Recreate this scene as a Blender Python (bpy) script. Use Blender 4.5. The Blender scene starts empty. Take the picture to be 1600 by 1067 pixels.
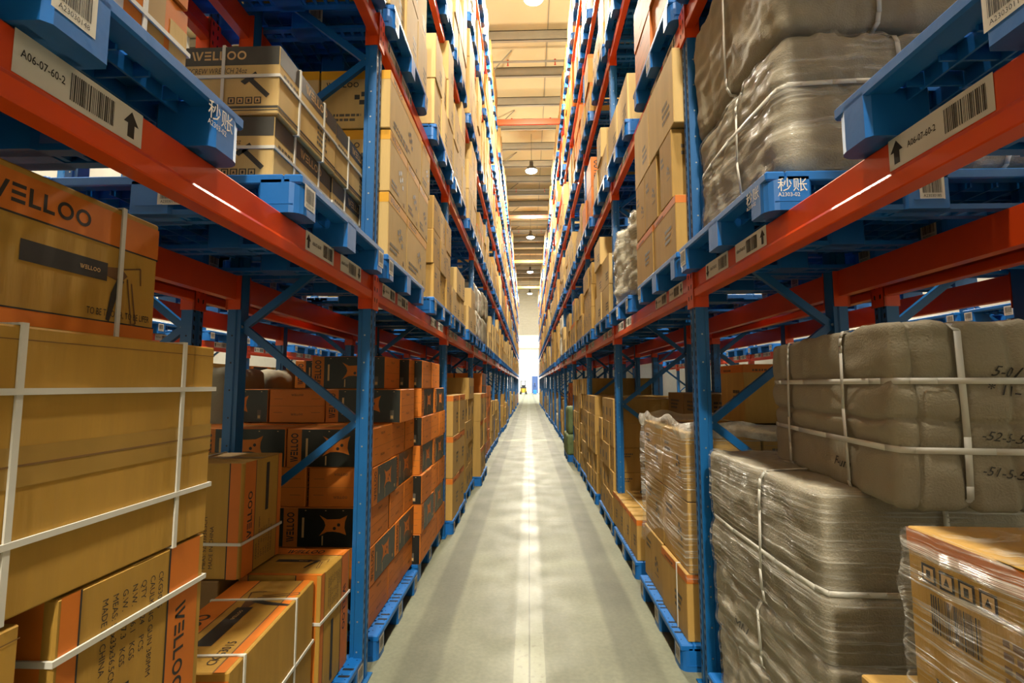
import bpy, bmesh, math, random
from mathutils import Vector, Matrix, noise
from mathutils.bvhtree import BVHTree
R = random.Random(7)
SC = bpy.context.scene
COL = SC.collection
PI = math.pi

# ------------------------------------------------------------------ camera, world, exposure
F, H = 772.0, 1.55
YAW = math.atan(26 / F)
PIT = math.atan(67.5 / F * math.cos(YAW))
cd = bpy.data.cameras.new('camera'); cam = bpy.data.objects.new('camera', cd); COL.objects.link(cam)
cd.sensor_width = 36; cd.lens = F / 1600 * 36; cd.clip_start = .02; cd.clip_end = 400
cam.location = (0, 0, H); cam.rotation_euler = (PI / 2 + PIT, 0, YAW)
SC.camera = cam
w = bpy.data.worlds.new('sky'); SC.world = w; w.use_nodes = True
bg = w.node_tree.nodes['Background']; bg.inputs[0].default_value = (.93, .97, 1, 1); bg.inputs[1].default_value = 12.0
vs = SC.view_settings
vs.view_transform = 'Standard'; vs.look = 'None'; vs.gamma = 1; vs.use_curve_mapping = False
vs.exposure = 0.03
LAMP_W = 1500.0
SC.cycles.use_denoising = True
SC.cycles.max_bounces = 8; SC.cycles.diffuse_bounces = 2; SC.cycles.transparent_max_bounces = 12
SC.cycles.caustics_reflective = False; SC.cycles.caustics_refractive = False
SC.cycles.sample_clamp_indirect = 6

# camera basis for culling things the frame never shows
_fw = Vector((-math.sin(YAW) * math.cos(PIT), math.cos(YAW) * math.cos(PIT), math.sin(PIT)))
_rt = Vector((math.cos(YAW), math.sin(YAW), 0)); _up = _rt.cross(_fw)
def box_px(x0, y0, z0, x1, y1, z1):
    "visible pixel area of a box's bounds inside the frame"
    us, vv = [], []
    for x in (x0, x1):
        for y in (max(y0, .25), max(y1, .3)):
            for z in (z0, z1):
                p = Vector((x, y, z - H)); d = max(p.dot(_fw), .1)
                us.append(800 + F * p.dot(_rt) / d); vv.append(533.5 - F * p.dot(_up) / d)
    a, b, c, e = max(min(us), 0), min(max(us), 1600), max(min(vv), 0), min(max(vv), 1067)
    return (b - a) * (e - c) if b > a and e > c else 0

# ------------------------------------------------------------------ materials
def lin(c):
    if isinstance(c, str): c = tuple(int(c[i:i + 2], 16) for i in (0, 2, 4))
    return tuple((v / 255 / 12.92) if v / 255 <= .04045 else ((v / 255 + .055) / 1.055) ** 2.4 for v in c) + (1,)
M = {}
def mat(name, col, rough=.6, metal=0, var=0, scale=4, bump=0, bscale=60, stretch=(1, 1, 1), rnd=0, spec=.5, coat=0):
    m = bpy.data.materials.new(name); m.use_nodes = True; M[name] = m
    nt = m.node_tree; N = nt.nodes; L = nt.links; b = N['Principled BSDF']
    c = lin(col)
    b.inputs['Base Color'].default_value = c; b.inputs['Roughness'].default_value = rough
    b.inputs['Metallic'].default_value = metal; b.inputs['Specular IOR Level'].default_value = spec
    b.inputs['Coat Weight'].default_value = coat
    if var or bump:
        tc = N.new('ShaderNodeTexCoord'); mp = N.new('ShaderNodeMapping'); mp.inputs['Scale'].default_value = stretch
        L.new(tc.outputs['Object'], mp.inputs[0])
    if var or rnd:
        hs = N.new('ShaderNodeHueSaturation'); hs.inputs['Color'].default_value = c
        L.new(hs.outputs[0], b.inputs['Base Color'])
        ad = N.new('ShaderNodeMath'); ad.operation = 'ADD'; ad.inputs[0].default_value = 1; ad.inputs[1].default_value = 0
        L.new(ad.outputs[0], hs.inputs['Value'])
        if var:
            nz = N.new('ShaderNodeTexNoise'); nz.inputs['Scale'].default_value = scale; nz.inputs['Detail'].default_value = 6
            L.new(mp.outputs[0], nz.inputs['Vector'])
            mr = N.new('ShaderNodeMapRange'); mr.inputs[1].default_value = .3; mr.inputs[2].default_value = .7
            mr.inputs[3].default_value = 1 - var; mr.inputs[4].default_value = 1 + var
            L.new(nz.outputs[0], mr.inputs[0]); L.new(mr.outputs[0], ad.inputs[0])
        if rnd:
            oi = N.new('ShaderNodeObjectInfo'); m2 = N.new('ShaderNodeMapRange')
            m2.inputs[3].default_value = -rnd; m2.inputs[4].default_value = rnd
            L.new(oi.outputs['Random'], m2.inputs[0]); L.new(m2.outputs[0], ad.inputs[1])
    if bump:
        nb = N.new('ShaderNodeTexNoise'); nb.inputs['Scale'].default_value = bscale; nb.inputs['Detail'].default_value = 4
        L.new(mp.outputs[0], nb.inputs['Vector'])
        bp = N.new('ShaderNodeBump'); bp.inputs['Strength'].default_value = bump; bp.inputs['Distance'].default_value = .02
        L.new(nb.outputs[0], bp.inputs['Height']); L.new(bp.outputs[0], b.inputs['Normal'])
    return m
mat('card', 'b9924c', .75, var=.10, scale=2.5, bump=.10, bscale=9, stretch=(6, 6, .7), rnd=.08)
mat('card_gold', 'b58a35', .75, var=.10, scale=2.5, bump=.10, bscale=9, stretch=(6, 6, .7), rnd=.05)
mat('card_pale', 'cfae70', .75, var=.08, scale=2, bump=.10, bscale=9, stretch=(6, 6, .7), rnd=.08)
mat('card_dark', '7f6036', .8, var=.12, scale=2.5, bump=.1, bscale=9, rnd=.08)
mat('card_orange', 'd2741a', .6, var=.10, scale=3, bump=.06, bscale=9, rnd=.08)
mat('seam', '7d5a30', .8)
mat('tape', 'ab8743', .3, var=.08, scale=8)
mat('ink_orange', 'd4741c', .6, var=.10, scale=6)
mat('ink_yellow', 'e0a010', .6, var=.10, scale=6)
mat('ink_black', '2a2622', .6, var=.15, scale=20)
mat('ink_brown', '6a4a2a', .7)
mat('ink_dark', '3c3a34', .5, var=.2, scale=12)
mat('ink_panel', '1d201b', .4, var=.2, scale=12)
mat('ink_grey', '5a5348', .6, var=.15, scale=8)
mat('ink_tan', 'd2ab72', .6)
mat('strap', 'd9d6cc', .45, var=.06)
mat('paper', 'e2ddd2', .6, var=.04)
mat('blue_plastic', '136abc', .42, var=.10, scale=5, bump=.03, bscale=40, rnd=.06)
mat('blue_steel', '125f9e', .38, var=.10, scale=3, bump=.02, bscale=30, rnd=.03)
mat('slot_dark', '0b1622', .8)
mat('bolt', 'b8bcc0', .35, metal=.8)
mat('orange_steel', 'e24a10', .33, var=.08, scale=3, rnd=.03, coat=.15)
mat('bale_cloth', '9a917c', .7, var=.10, scale=3, bump=.25, bscale=160, rnd=.04)
mat('bale_pale', 'c6bfa8', .6, var=.10, scale=3, bump=.25, bscale=120, rnd=.05)
mat('bale_green', '5d6b42', .7, var=.2, scale=6)
mat('white_wrap', 'ddd8c8', .35, var=.06, scale=5, bump=.4, bscale=25, rnd=.05)
mat('ceiling_panel', 'd6c092', .8, var=.06, scale=.6)
mat('purlin', '958973', .6, var=.06)
mat('pipe_white', '948a78', .5)
mat('sprinkler_red', 'c03318', .5)
mat('wall_paint', 'c4c2b8', .8, var=.04)
mat('door_blue', '2a4470', .5)
mat('louver', 'b8bcb8', .6)
mat('lamp_metal', '5c5c5a', .4, metal=.6)
mat('yellow_paint', 'd8a31c', .5); mat('rubber', '1a1a1a', .8); mat('cloth_navy', '20355e', .8); mat('skin', 'c08f70', .6)
mat('hair', '1c1714', .7)
m = mat('lamp_glow', 'ffffff', .4); e = m.node_tree.nodes['Principled BSDF']
e.inputs['Emission Color'].default_value = (1, .95, .85, 1); e.inputs['Emission Strength'].default_value = 12

def film_mat(name, lo, hi, sc, rot, tint='f4f0e4'):
    m = bpy.data.materials.new(name); m.use_nodes = True; M[name] = m
    nt = m.node_tree; N = nt.nodes; L = nt.links; N.clear()
    out = N.new('ShaderNodeOutputMaterial'); tr = N.new('ShaderNodeBsdfTransparent')
    pr = N.new('ShaderNodeBsdfPrincipled'); pr.inputs['Base Color'].default_value = lin(tint); pr.inputs['Roughness'].default_value = .16
    pr.inputs['Specular IOR Level'].default_value = .8
    mx = N.new('ShaderNodeMixShader'); tc = N.new('ShaderNodeTexCoord')
    mp = N.new('ShaderNodeMapping'); mp.inputs['Rotation'].default_value = rot; mp.inputs['Scale'].default_value = sc
    L.new(tc.outputs['Object'], mp.inputs[0])
    nz = N.new('ShaderNodeTexNoise'); nz.inputs['Scale'].default_value = 1; nz.inputs['Detail'].default_value = 5; nz.inputs['Roughness'].default_value = .65
    L.new(mp.outputs[0], nz.inputs['Vector'])
    cr = N.new('ShaderNodeMapRange'); cr.inputs[1].default_value = .50; cr.inputs[2].default_value = .70
    cr.inputs[3].default_value = lo; cr.inputs[4].default_value = hi
    L.new(nz.outputs[0], cr.inputs[0])
    bp = N.new('ShaderNodeBump'); bp.inputs['Strength'].default_value = .45 if name == 'film_flat' else .9; bp.inputs['Distance'].default_value = .03
    L.new(nz.outputs[0], bp.inputs['Height']); L.new(bp.outputs[0], pr.inputs['Normal'])
    L.new(cr.outputs[0], mx.inputs[0]); L.new(tr.outputs[0], mx.inputs[1]); L.new(pr.outputs[0], mx.inputs[2])
    L.new(mx.outputs[0], out.inputs[0])
film_mat('film', .05, .80, (1.8, 1.8, 85), (.40, .34, 0))
film_mat('film_flat', .08, .55, (3, 3, 40), (.12, .1, 0))
film_mat('film_thick', .45, .95, (6, 6, 9), (.3, 0, 0))

def floor_mat():
    m = mat('concrete', '9c9982', .4, spec=.4)
    nt = m.node_tree; N = nt.nodes; L = nt.links; b = N['Principled BSDF']
    ge = N.new('ShaderNodeNewGeometry'); sx = N.new('ShaderNodeSeparateXYZ'); L.new(ge.outputs['Position'], sx.inputs[0])
    def mth(op, a, c=None, clamp=False):
        n = N.new('ShaderNodeMath'); n.operation = op; n.use_clamp = clamp
        for i, v in enumerate((a, c)):
            if v is None: continue
            if isinstance(v, (int, float)): n.inputs[i].default_value = v
            else: L.new(v, n.inputs[i])
        return n.outputs[0]
    def rng(v, a, c, lo, hi, smooth=True):
        n = N.new('ShaderNodeMapRange'); n.interpolation_type = 'SMOOTHSTEP' if smooth else 'LINEAR'
        L.new(v, n.inputs[0])
        for i, q in enumerate((a, c, lo, hi)): n.inputs[i + 1].default_value = q
        return n.outputs[0]
    def nz(scale, det=6, stretch=(1, 1, 1)):
        mp = N.new('ShaderNodeMapping'); mp.inputs['Scale'].default_value = stretch; L.new(ge.outputs['Position'], mp.inputs[0])
        n = N.new('ShaderNodeTexNoise'); n.inputs['Scale'].default_value = scale; n.inputs['Detail'].default_value = det
        L.new(mp.outputs[0], n.inputs['Vector']); return n.outputs[0]
    X, Yv = sx.outputs[0], sx.outputs[1]
    ax = mth('ABSOLUTE', X)
    wob = mth('MULTIPLY', mth('SUBTRACT', nz(1.3, 3, (1, .35, 1)), .5), .07)
    axw = mth('ADD', ax, wob)
    band = mth('MULTIPLY', rng(axw, .47, .52, 0, 1), rng(axw, .69, .74, 1, 0))
    band = mth('MULTIPLY', band, rng(nz(2.0, 5, (1, .3, 1)), .25, .65, .35, 1))
    mid = mth('MULTIPLY', rng(axw, .10, .17, 1, 0), rng(nz(.5, 2, (1, .4, 1)), .4, .6, 0, .35))
    blot = rng(nz(1.6, 8), .3, .75, .82, 1.12)
    fine = rng(nz(38, 6), .3, .7, .92, 1.08)
    streak = rng(nz(5, 4, (2.5, .25, 1)), .3, .7, .95, 1.05)
    joint = mth('MULTIPLY', rng(ax, .0035, .006, .45, 1), 1)
    ym = mth('ABSOLUTE', mth('SUBTRACT', mth('MODULO', mth('ADD', Yv, 56.2), 4.0), 2.0))
    cj = rng(ym, .006, .02, .86, 1)
    pt = mth('MULTIPLY', rng(ax, .084, .088, 1, 0), rng(mth('ADD', Yv, mth('MULTIPLY', nz(9, 5), .8)), 3.2, 4.4, 1, 0))  # lamp reflection painted into the floor colour as a pale centre strip
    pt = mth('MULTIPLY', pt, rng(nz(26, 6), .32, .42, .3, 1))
    v = mth('MULTIPLY', mth('MULTIPLY', blot, fine), mth('MULTIPLY', streak, cj))
    v = mth('MULTIPLY', v, mth('SUBTRACT', 1, mth('MULTIPLY', band, .46)))
    v = mth('MULTIPLY', v, mth('SUBTRACT', 1, mth('MULTIPLY', mid, .3)))
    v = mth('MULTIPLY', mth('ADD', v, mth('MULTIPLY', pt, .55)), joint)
    hs = N.new('ShaderNodeHueSaturation'); hs.inputs['Color'].default_value = lin('7d7f6a')
    L.new(v, hs.inputs['Value']); L.new(hs.outputs[0], b.inputs['Base Color'])
    r = mth('ADD', rng(nz(3, 5), .3, .7, .45, .56), mth('MULTIPLY', rng(ax, .07, .12, 1, 0), -.075))
    L.new(r, b.inputs['Roughness'])
    bp = N.new('ShaderNodeBump'); bp.inputs['Strength'].default_value = .06; bp.inputs['Distance'].default_value = .01
    L.new(nz(60, 6), bp.inputs['Height']); L.new(bp.outputs[0], b.inputs['Normal'])
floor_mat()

# ------------------------------------------------------------------ mesh helpers
_tx = {}
def text_geo(s, bold=0):
    k = (s, bold)
    if k not in _tx:
        c = bpy.data.curves.new('t', 'FONT'); c.body = s; c.size = 1; c.resolution_u = 2; c.offset = bold
        o = bpy.data.objects.new('t', c); me = bpy.data.meshes.new_from_object(o)
        vsx = [(v.co.x, v.co.y) for v in me.vertices]
        x0 = min(v[0] for v in vsx); x1 = max(v[0] for v in vsx); h = .69
        _tx[k] = ([((x - x0) / h, y / h) for x, y in vsx], [tuple(p.vertices) for p in me.polygons], (x1 - x0) / h)
        bpy.data.objects.remove(o); bpy.data.curves.remove(c); bpy.data.meshes.remove(me)
    return _tx[k]
def logo_geo():
    "the wide lettering WELLOO: slashed W, three-bar E, round Os; height 1"
    V, Fc = [], []
    def poly(pts): n = len(V); V.extend(pts); Fc.append(tuple(range(n, n + len(pts))))
    def bar(x0, y0, x1, y1): poly([(x0, y0), (x1, y0), (x1, y1), (x0, y1)])
    poly([(0, 1), (.3, 0), (.5, 0), (.2, 1)]); poly([(.42, 1), (.72, 0), (.92, 0), (.62, 1)]); poly([(.72, 0), (.92, 0), (1.3, 1), (1.08, 1)])
    x = 1.42
    for y in (0, .4, .8): bar(x, y, x + .72, y + .2)
    x += .9
    for _ in range(2):
        bar(x, 0, x + .2, 1); bar(x + .2, 0, x + .66, .2); x += .78
    for _ in range(2):
        cx, n = x + .52, 20
        for i in range(n):
            a, b = 2 * PI * i / n, 2 * PI * (i + 1) / n
            poly([(cx + .5 * math.cos(a), .5 + .5 * math.sin(a)), (cx + .5 * math.cos(b), .5 + .5 * math.sin(b)),
                  (cx + .31 * math.cos(b), .5 + .31 * math.sin(b)), (cx + .31 * math.cos(a), .5 + .31 * math.sin(a))])
        x += 1.14
    return V, Fc, x - .1
LOGO = logo_geo()

class MB:
    def __init__(s): s.v, s.f, s.mi, s.mats = [], [], [], []
    def m(s, name):
        if name not in s.mats: s.mats.append(name)
        return s.mats.index(name)
    def poly(s, pts, mat):
        n = len(s.v); s.v.extend(tuple(p) for p in pts); s.f.append(tuple(range(n, n + len(pts)))); s.mi.append(s.m(mat))
    def add(s, V, Fc, mat):
        n = len(s.v); s.v.extend(tuple(p) for p in V); k = s.m(mat)
        for f in Fc: s.f.append(tuple(i + n for i in f)); s.mi.append(k)
    def box(s, x0, y0, z0, x1, y1, z1, mat):
        x0, x1 = min(x0, x1), max(x0, x1); y0, y1 = min(y0, y1), max(y0, y1); z0, z1 = min(z0, z1), max(z0, z1)
        V = [(x, y, z) for x in (x0, x1) for y in (y0, y1) for z in (z0, z1)]
        s.add(V, [(0, 1, 3, 2), (4, 6, 7, 5), (0, 4, 5, 1), (2, 3, 7, 6), (0, 2, 6, 4), (1, 5, 7, 3)], mat)
    def cbox(s, x0, y0, z0, x1, y1, z1, mat, b=.005, jit=0, rng=None):
        "chamfered box"
        V, idx = [], {}
        for ix, x in enumerate((x0, x1)):
            for iy, y in enumerate((y0, y1)):
                for iz, z in enumerate((z0, z1)):
                    j = Vector((rng.uniform(-jit, jit), rng.uniform(-jit, jit), rng.uniform(-jit, jit))) if jit else Vector()
                    dx, dy, dz = (b if ix == 0 else -b), (b if iy == 0 else -b), (b if iz == 0 else -b)
                    for a, p in (('x', (x, y + dy, z + dz)), ('y', (x + dx, y, z + dz)), ('z', (x + dx, y + dy, z))):
                        idx[ix, iy, iz, a] = len(V); V.append(Vector(p) + j)
        Fc = []
        for i in (0, 1):
            q = lambda *k: [idx[c] for c in k]
            Fc.append(q((i, 0, 0, 'x'), (i, 1, 0, 'x'), (i, 1, 1, 'x'), (i, 0, 1, 'x')))
            Fc.append(q((0, i, 0, 'y'), (1, i, 0, 'y'), (1, i, 1, 'y'), (0, i, 1, 'y')))
            Fc.append(q((0, 0, i, 'z'), (1, 0, i, 'z'), (1, 1, i, 'z'), (0, 1, i, 'z')))
            for j in (0, 1):
                Fc.append(q((i, j, 0, 'x'), (i, j, 1, 'x'), (i, j, 1, 'y'), (i, j, 0, 'y')))
                Fc.append(q((i, 0, j, 'x'), (i, 1, j, 'x'), (i, 1, j, 'z'), (i, 0, j, 'z')))
                Fc.append(q((0, i, j, 'y'), (1, i, j, 'y'), (1, i, j, 'z'), (0, i, j, 'z')))
                for k in (0, 1): Fc.append(q((i, j, k, 'x'), (i, j, k, 'y'), (i, j, k, 'z')))
        s.add(V, Fc, mat)
    def prism(s, poly, mp, a0, a1, mat):
        "extrude a 2d polygon; mp(u, v, a) -> point"
        n = len(poly); V = [mp(u, v, a0) for u, v in poly] + [mp(u, v, a1) for u, v in poly]
        s.add(V, [tuple(range(n)), tuple(range(n, 2 * n))] + [(i, (i + 1) % n, n + (i + 1) % n, n + i) for i in range(n)], mat)
    def tube(s, a, b, r, mat, n=8, r2=None):
        a, b = Vector(a), Vector(b); d = (b - a).normalized(); u = d.orthogonal().normalized(); v = d.cross(u); r2 = r if r2 is None else r2
        V = [a + (u * math.cos(t) + v * math.sin(t)) * r for t in [2 * PI * i / n for i in range(n)]] + \
            [b + (u * math.cos(t) + v * math.sin(t)) * r2 for t in [2 * PI * i / n for i in range(n)]]
        s.add(V, [tuple(range(n)), tuple(range(n, 2 * n))] + [(i, (i + 1) % n, n + (i + 1) % n, n + i) for i in range(n)], mat)
    def lathe(s, prof, mat, n=20):
        k = len(prof); V = [(r * math.cos(2 * PI * i / n), r * math.sin(2 * PI * i / n), z) for i in range(n) for r, z in prof]
        s.add(V, [(i * k + j, ((i + 1) % n) * k + j, ((i + 1) % n) * k + j + 1, i * k + j + 1) for i in range(n) for j in range(k - 1)], mat)
    def mesh(s, name, smooth=False):
        me = bpy.data.meshes.new(name); me.from_pydata([tuple(p) for p in s.v], [], s.f)
        for k in s.mats: me.materials.append(M[k])
        me.polygons.foreach_set('material_index', s.mi)
        bm = bmesh.new(); bm.from_mesh(me); bmesh.ops.recalc_face_normals(bm, faces=bm.faces); bm.to_mesh(me); bm.free()
        if smooth:
            me.polygons.foreach_set('use_smooth', [True] * len(me.polygons))
        me.update(); return me
    def build(s, name, parent=None, smooth=False, loc=None): return link(name, s.mesh(name, smooth), parent, loc)
def link(name, data, parent=None, loc=None, rz=0):
    o = bpy.data.objects.new(name, data); COL.objects.link(o)
    if parent: o.parent = parent
    if loc is not None: o.location = loc
    if rz: o.rotation_euler = (0, 0, rz)
    return o
def tag(o, label=None, cat=None, group=None, kind=None):
    if label: o['label'] = label
    if cat: o['category'] = cat
    if group: o['group'] = group
    if kind: o['kind'] = kind
    return o
ORD = 'first second third fourth fifth sixth seventh eighth ninth tenth eleventh twelfth thirteenth fourteenth fifteenth sixteenth seventeenth eighteenth'.split()
NUM = 'one two three four five six seven eight nine ten eleven twelve thirteen fourteen fifteen sixteen seventeen eighteen'.split()
LEV = ['floor level', 'first level', 'second level', 'third level', 'fourth level', 'fifth level']
SIDE = {-1: 'left', 1: 'right'}

# ------------------------------------------------------------------ layout
XF = {-1: .8655, 1: .897}                   # aisle-side post faces
P, Y0, PW, PD, RD = 2.47, 2.66, .09, .07, .80
NB = 17
FY = lambda n: Y0 + P * n                   # near face of frame n (frame 0 stands beside the first joint)
LZ = [0, 2.155, 3.69, 5.20, 6.71, 8.22]
xo = lambda s, d: s * (XF[s] + d)
YEND = FY(NB - 1) + PW

# ------------------------------------------------------------------ structure
def struct(name, mb, smooth=False): return tag(mb.build(name, smooth=smooth), kind='structure')
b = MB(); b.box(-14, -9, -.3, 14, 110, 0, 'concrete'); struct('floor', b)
CZ = 10.75
b = MB(); b.box(-9.2, -9, CZ, 9.2, 92, CZ + .15, 'ceiling_panel')
for x in (-4.1, -2.05, .52, 2.6, 4.6): b.box(x - .012, -9, CZ - .012, x + .012, 92, CZ + .01, 'purlin')
struct('ceiling', b)
b = MB(); b.box(-9.2, -9.2, 0, 9.2, -9, CZ, 'wall_paint'); struct('wall_back', b)
for s in (-1, 1):
    b = MB(); b.box(9.0 * s, -9, 0, 9.2 * s, 46, CZ, 'wall_paint'); struct('wall_' + SIDE[s], b)
n = 0
for i in range(0, 60):
    y = 1.32 + 1.5 * i - 1.2
    n += 1; b = MB()
    b.box(-9, y, CZ - .27, 9, y + .012, CZ, 'purlin'); b.box(-9, y, CZ - .27, 9, y + .10, CZ - .255, 'purlin'); b.box(-9, y, CZ - .02, 9, y + .075, CZ, 'purlin')
    struct('trim_%d' % n, b)
    if i % 2:
        n += 1; b = MB(); b.tube((-1.1, y, CZ - .2), (-.45, y - .75, CZ - .02), .018, 'purlin', 6); struct('trim_%d' % n, b)
# far end: white wall with louvred window and a dark blue door
b = MB(); b.box(-14, 92, 0, 14, 92.3, 14, 'wall_paint'); b.box(-14, 91.7, 8.0, 14, 92, 8.35, 'purlin'); struct('wall_end', b)
b = MB(); b.box(-.75, 91.9, 4.6, 3, 91.99, 8.0, 'wall_paint')
for k in range(7): b.box(-.7, 91.8, 4.7 + k * .47, 3, 91.92, 4.9 + k * .47, 'louver')
struct('window_1', b)
b = MB(); b.box(.62, 91.9, 0, 1.7, 92.0, 3.1, 'door_blue'); b.box(.72, 91.86, .1, 1.6, 91.92, 2.95, 'door_blue'); struct('door_1', b)
for s in (-1, 1):
    b = MB(); b.box(s * (XF[s] + 1.05), YEND + .6, 0, s * 9.2, YEND + .75, CZ, 'wall_paint'); struct('wall_daylight_block_' + SIDE[s], b)  # added, hidden behind the racks: keeps end daylight out of the side aisles

# ------------------------------------------------------------------ lamps, pipes
def lamp_meshes():
    d = MB(); d.lathe([(.0, -.02), (.12, -.012), (.2, .02), (.215, .06)], 'lamp_glow', 24)
    h = MB(); h.lathe([(.225, .05), (.22, .09), (.12, .2), (.07, .24), (.07, .4), (0, .41)], 'lamp_metal', 24)
    c = MB(); c.tube((0, 0, .4), (0, 0, CZ - 9.3), .008, 'lamp_metal', 6)
    return d.mesh('diffuser', True), h.mesh('housing', True), c.mesh('cord')
LM = lamp_meshes()
def lamp(x, y, label, show=True, k=1.0):
    o = link('pendant_lamp', None, loc=(x, y, 9.3)); tag(o, label, 'lamp', 'pendant lamps under the roof')
    for nm, me in zip(('diffuser', 'housing', 'cord'), LM): link(nm, me, o)
    l = bpy.data.lights.new('lamp_light', 'SPOT'); l.spot_size = math.radians(172); l.spot_blend = .25; l.energy = LAMP_W * k; l.color = (1, .92, .74); l.shadow_soft_size = .2
    lo = link('lamp_light', l, o, (0, 0, -.26))
    l2 = bpy.data.lights.new('lamp_uplight', 'POINT'); l2.energy = LAMP_W * k * .16; l2.color = (1, .92, .74); l2.shadow_soft_size = .2   # spill past the rim
    link('lamp_uplight', l2, o, (0, 0, -.26))
LY = [1.2, 9.35, 17.5, 25.7, 33.8, 42.0]
lamp(.12, -6.95, 'unseen high bay lamp over the aisle, added as fill behind the camera', k=2.4)  # continues the lamp row unseen; boosted as fill for camera-facing faces
for i, y in enumerate(LY):
    lamp(.12, y, 'white high bay lamp hanging over the aisle, %s lamp from the camera' % ORD[i])
for s in (-1, 1):
    for i, y in enumerate((3.2, 13.4)):
        lamp(s * 3.55, y, 'high bay lamp hanging over the neighbouring aisle behind the %s racks, %s lamp' % (SIDE[s], ORD[i]), k=2.0)
for i, y in enumerate((12.9, 15.9, 21.9, 27.9)):
    o = link('sprinkler_pipe', None, loc=(0, y, CZ - .33))
    tag(o, 'pale sprinkler pipe with red heads across the aisle ceiling, %s from the camera' % ORD[i], 'pipe', 'sprinkler pipes')
    b = MB(); b.tube((-4, 0, 0), (4, 0, 0), .03, 'pipe_white', 10); b.build('pipe', o)
    b = MB(); b.tube((-2, 0, 0), (-2, 0, .33), .008, 'pipe_white', 6); b.tube((2, 0, 0), (2, 0, .33), .008, 'pipe_white', 6); b.build('hanger', o)
    for x in (-.55, .75):
        b = MB(); b.tube((x, 0, .0), (x, 0, -.1), .014, 'sprinkler_red', 8); b.tube((x, 0, .0), (x, 0, .05), .028, 'sprinkler_red', 8); b.tube((x, 0, -.1), (x, 0, -.105), .03, 'sprinkler_red', 10)
        b.build('sprinkler_head', o)

# ------------------------------------------------------------------ rack frames
FH = 9.0
POSTPOLY = [(0, 0), (.030, 0), (.034, .009), (.056, .009), (.060, 0), (.09, 0), (.09, .045), (.082, .05), (.082, .07), (.008, .07), (.008, .05), (0, .045)]
def post_mesh(h, detail=True):
    "local: u along y, v = depth into the rack (+x); aisle face at x=0"
    b = MB(); b.prism(POSTPOLY, lambda u, v, a: (v, u, a), 0, h, 'blue_steel')
    if detail:
        z = .1
        while z < h - .05:
            for u in (.016, .074):
                b.poly([(-.0006, u - .006, z), (-.0006, u + .006, z + .008), (-.0006, u + .006, z + .034), (-.0006, u - .006, z + .026)], 'slot_dark')
            for yy in (-.0006, .0906):
                b.poly([(.030 + .005 * math.cos(t), yy, z + .02 + .005 * math.sin(t)) for t in [2 * PI * k / 8 for k in range(8)]], 'slot_dark' if yy > 0 else 'bolt') if int(z * 20) % 3 == 0 else None
            z += .05
    return b.mesh('post')
def brace_mesh(dz):
    d = RD - 2 * PD; L = math.hypot(d, dz); b = MB()
    c = [(-.02, 0), (.02, 0), (.02, .028), (.016, .028), (.016, .004), (-.016, .004), (-.016, .028), (-.02, .028)]
    ax = Vector((d, 0, dz)).normalized(); pv = Vector((-ax.z, 0, ax.x))
    b.prism(c, lambda u, v, a: Vector((PD, .03 + v, 0)) + ax * a + pv * u, -.02, L + .02, 'blue_steel')
    for a in (.0, L):
        p = Vector((PD, .026, 0)) + ax * a; b.tube(p, p - Vector((0, .01, 0)), .008, 'bolt', 8)
    return b.mesh('brace')
POST, POSTF = post_mesh(FH), post_mesh(FH, False)
BR_UP, BR_DN = brace_mesh(.52), brace_mesh(-.52)
b = MB(); b.box(-.02, -.03, 0, .1, .12, .008, 'blue_steel'); b.tube((.035, -.015, .008), (.035, -.015, .03), .01, 'bolt', 8); FOOT = b.mesh('base_plate')
def far_frame_mesh():
    b = MB(); b.box(0, 0, 0, PD, PW, FH, 'blue_steel'); b.box(RD - PD, 0, 0, RD, PW, FH, 'blue_steel')
    z, k = .83 - .52, 0
    while z < FH - .6:
        a = (PD, .04, z) if k % 2 == 0 else (RD - PD, .04, z); c = (RD - PD, .04, z + .52) if k % 2 == 0 else (PD, .04, z + .52)
        b.tube(a, c, .018, 'blue_steel', 4); z += .52; k += 1
    return b.mesh('upright_frame')
FARF = far_frame_mesh()
def frame(s, d, y, label, group, near=True, ztop=None, rev=False):
    sx = s if not rev else -s
    x = xo(s, d if not rev else d + RD)
    if not near:
        o = link('upright_frame', FARF, loc=(x, y, 0)); o.scale = (sx, 1, 1); return tag(o, label, 'rack frame', group)
    o = link('upright_frame', None, loc=(x, y, 0)); tag(o, label, 'rack frame', group); o.scale = (sx, 1, 1)
    link('post', POST, o)
    r = link('post', POST, o, (RD, PW, 0)); r.rotation_euler = (0, 0, PI)
    for dx in (0, RD - PD): link('base_plate', FOOT, o, (dx, 0, 0))
    z, k = .83 - .52, 0
    while z < FH - .6:
        link('brace', BR_UP if k % 2 == 0 else BR_DN, o, (0, 0, z if k % 2 == 0 else z + .52))
        z += .52; k += 1
    # the zigzag meets the aisle post at z = 1.35, 2.39, 3.43 ...
    return o
for s in (-1, 1):
    for n in range(NB):
        frame(s, 0, FY(n), 'blue perforated upright frame of the %s aisle rack, %s frame from the camera' % (SIDE[s], ORD[n]),
              'upright frames along the aisle', near=n < 7)
    for n in range(0, 6):
        frame(s, 1.0, FY(n), 'blue upright frame in the shadowed rack behind the %s aisle rack, %s from the camera' % (SIDE[s], ORD[n]),
              'upright frames of the racks behind', near=n < 2, rev=True)
    for n in range(1, 6):
        frame(s, 3.56, FY(n), 'blue upright frame across the neighbouring aisle on the %s, %s from the camera' % (SIDE[s], ORD[n - 1]),
              'upright frames across the neighbouring aisles', near=False)

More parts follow.
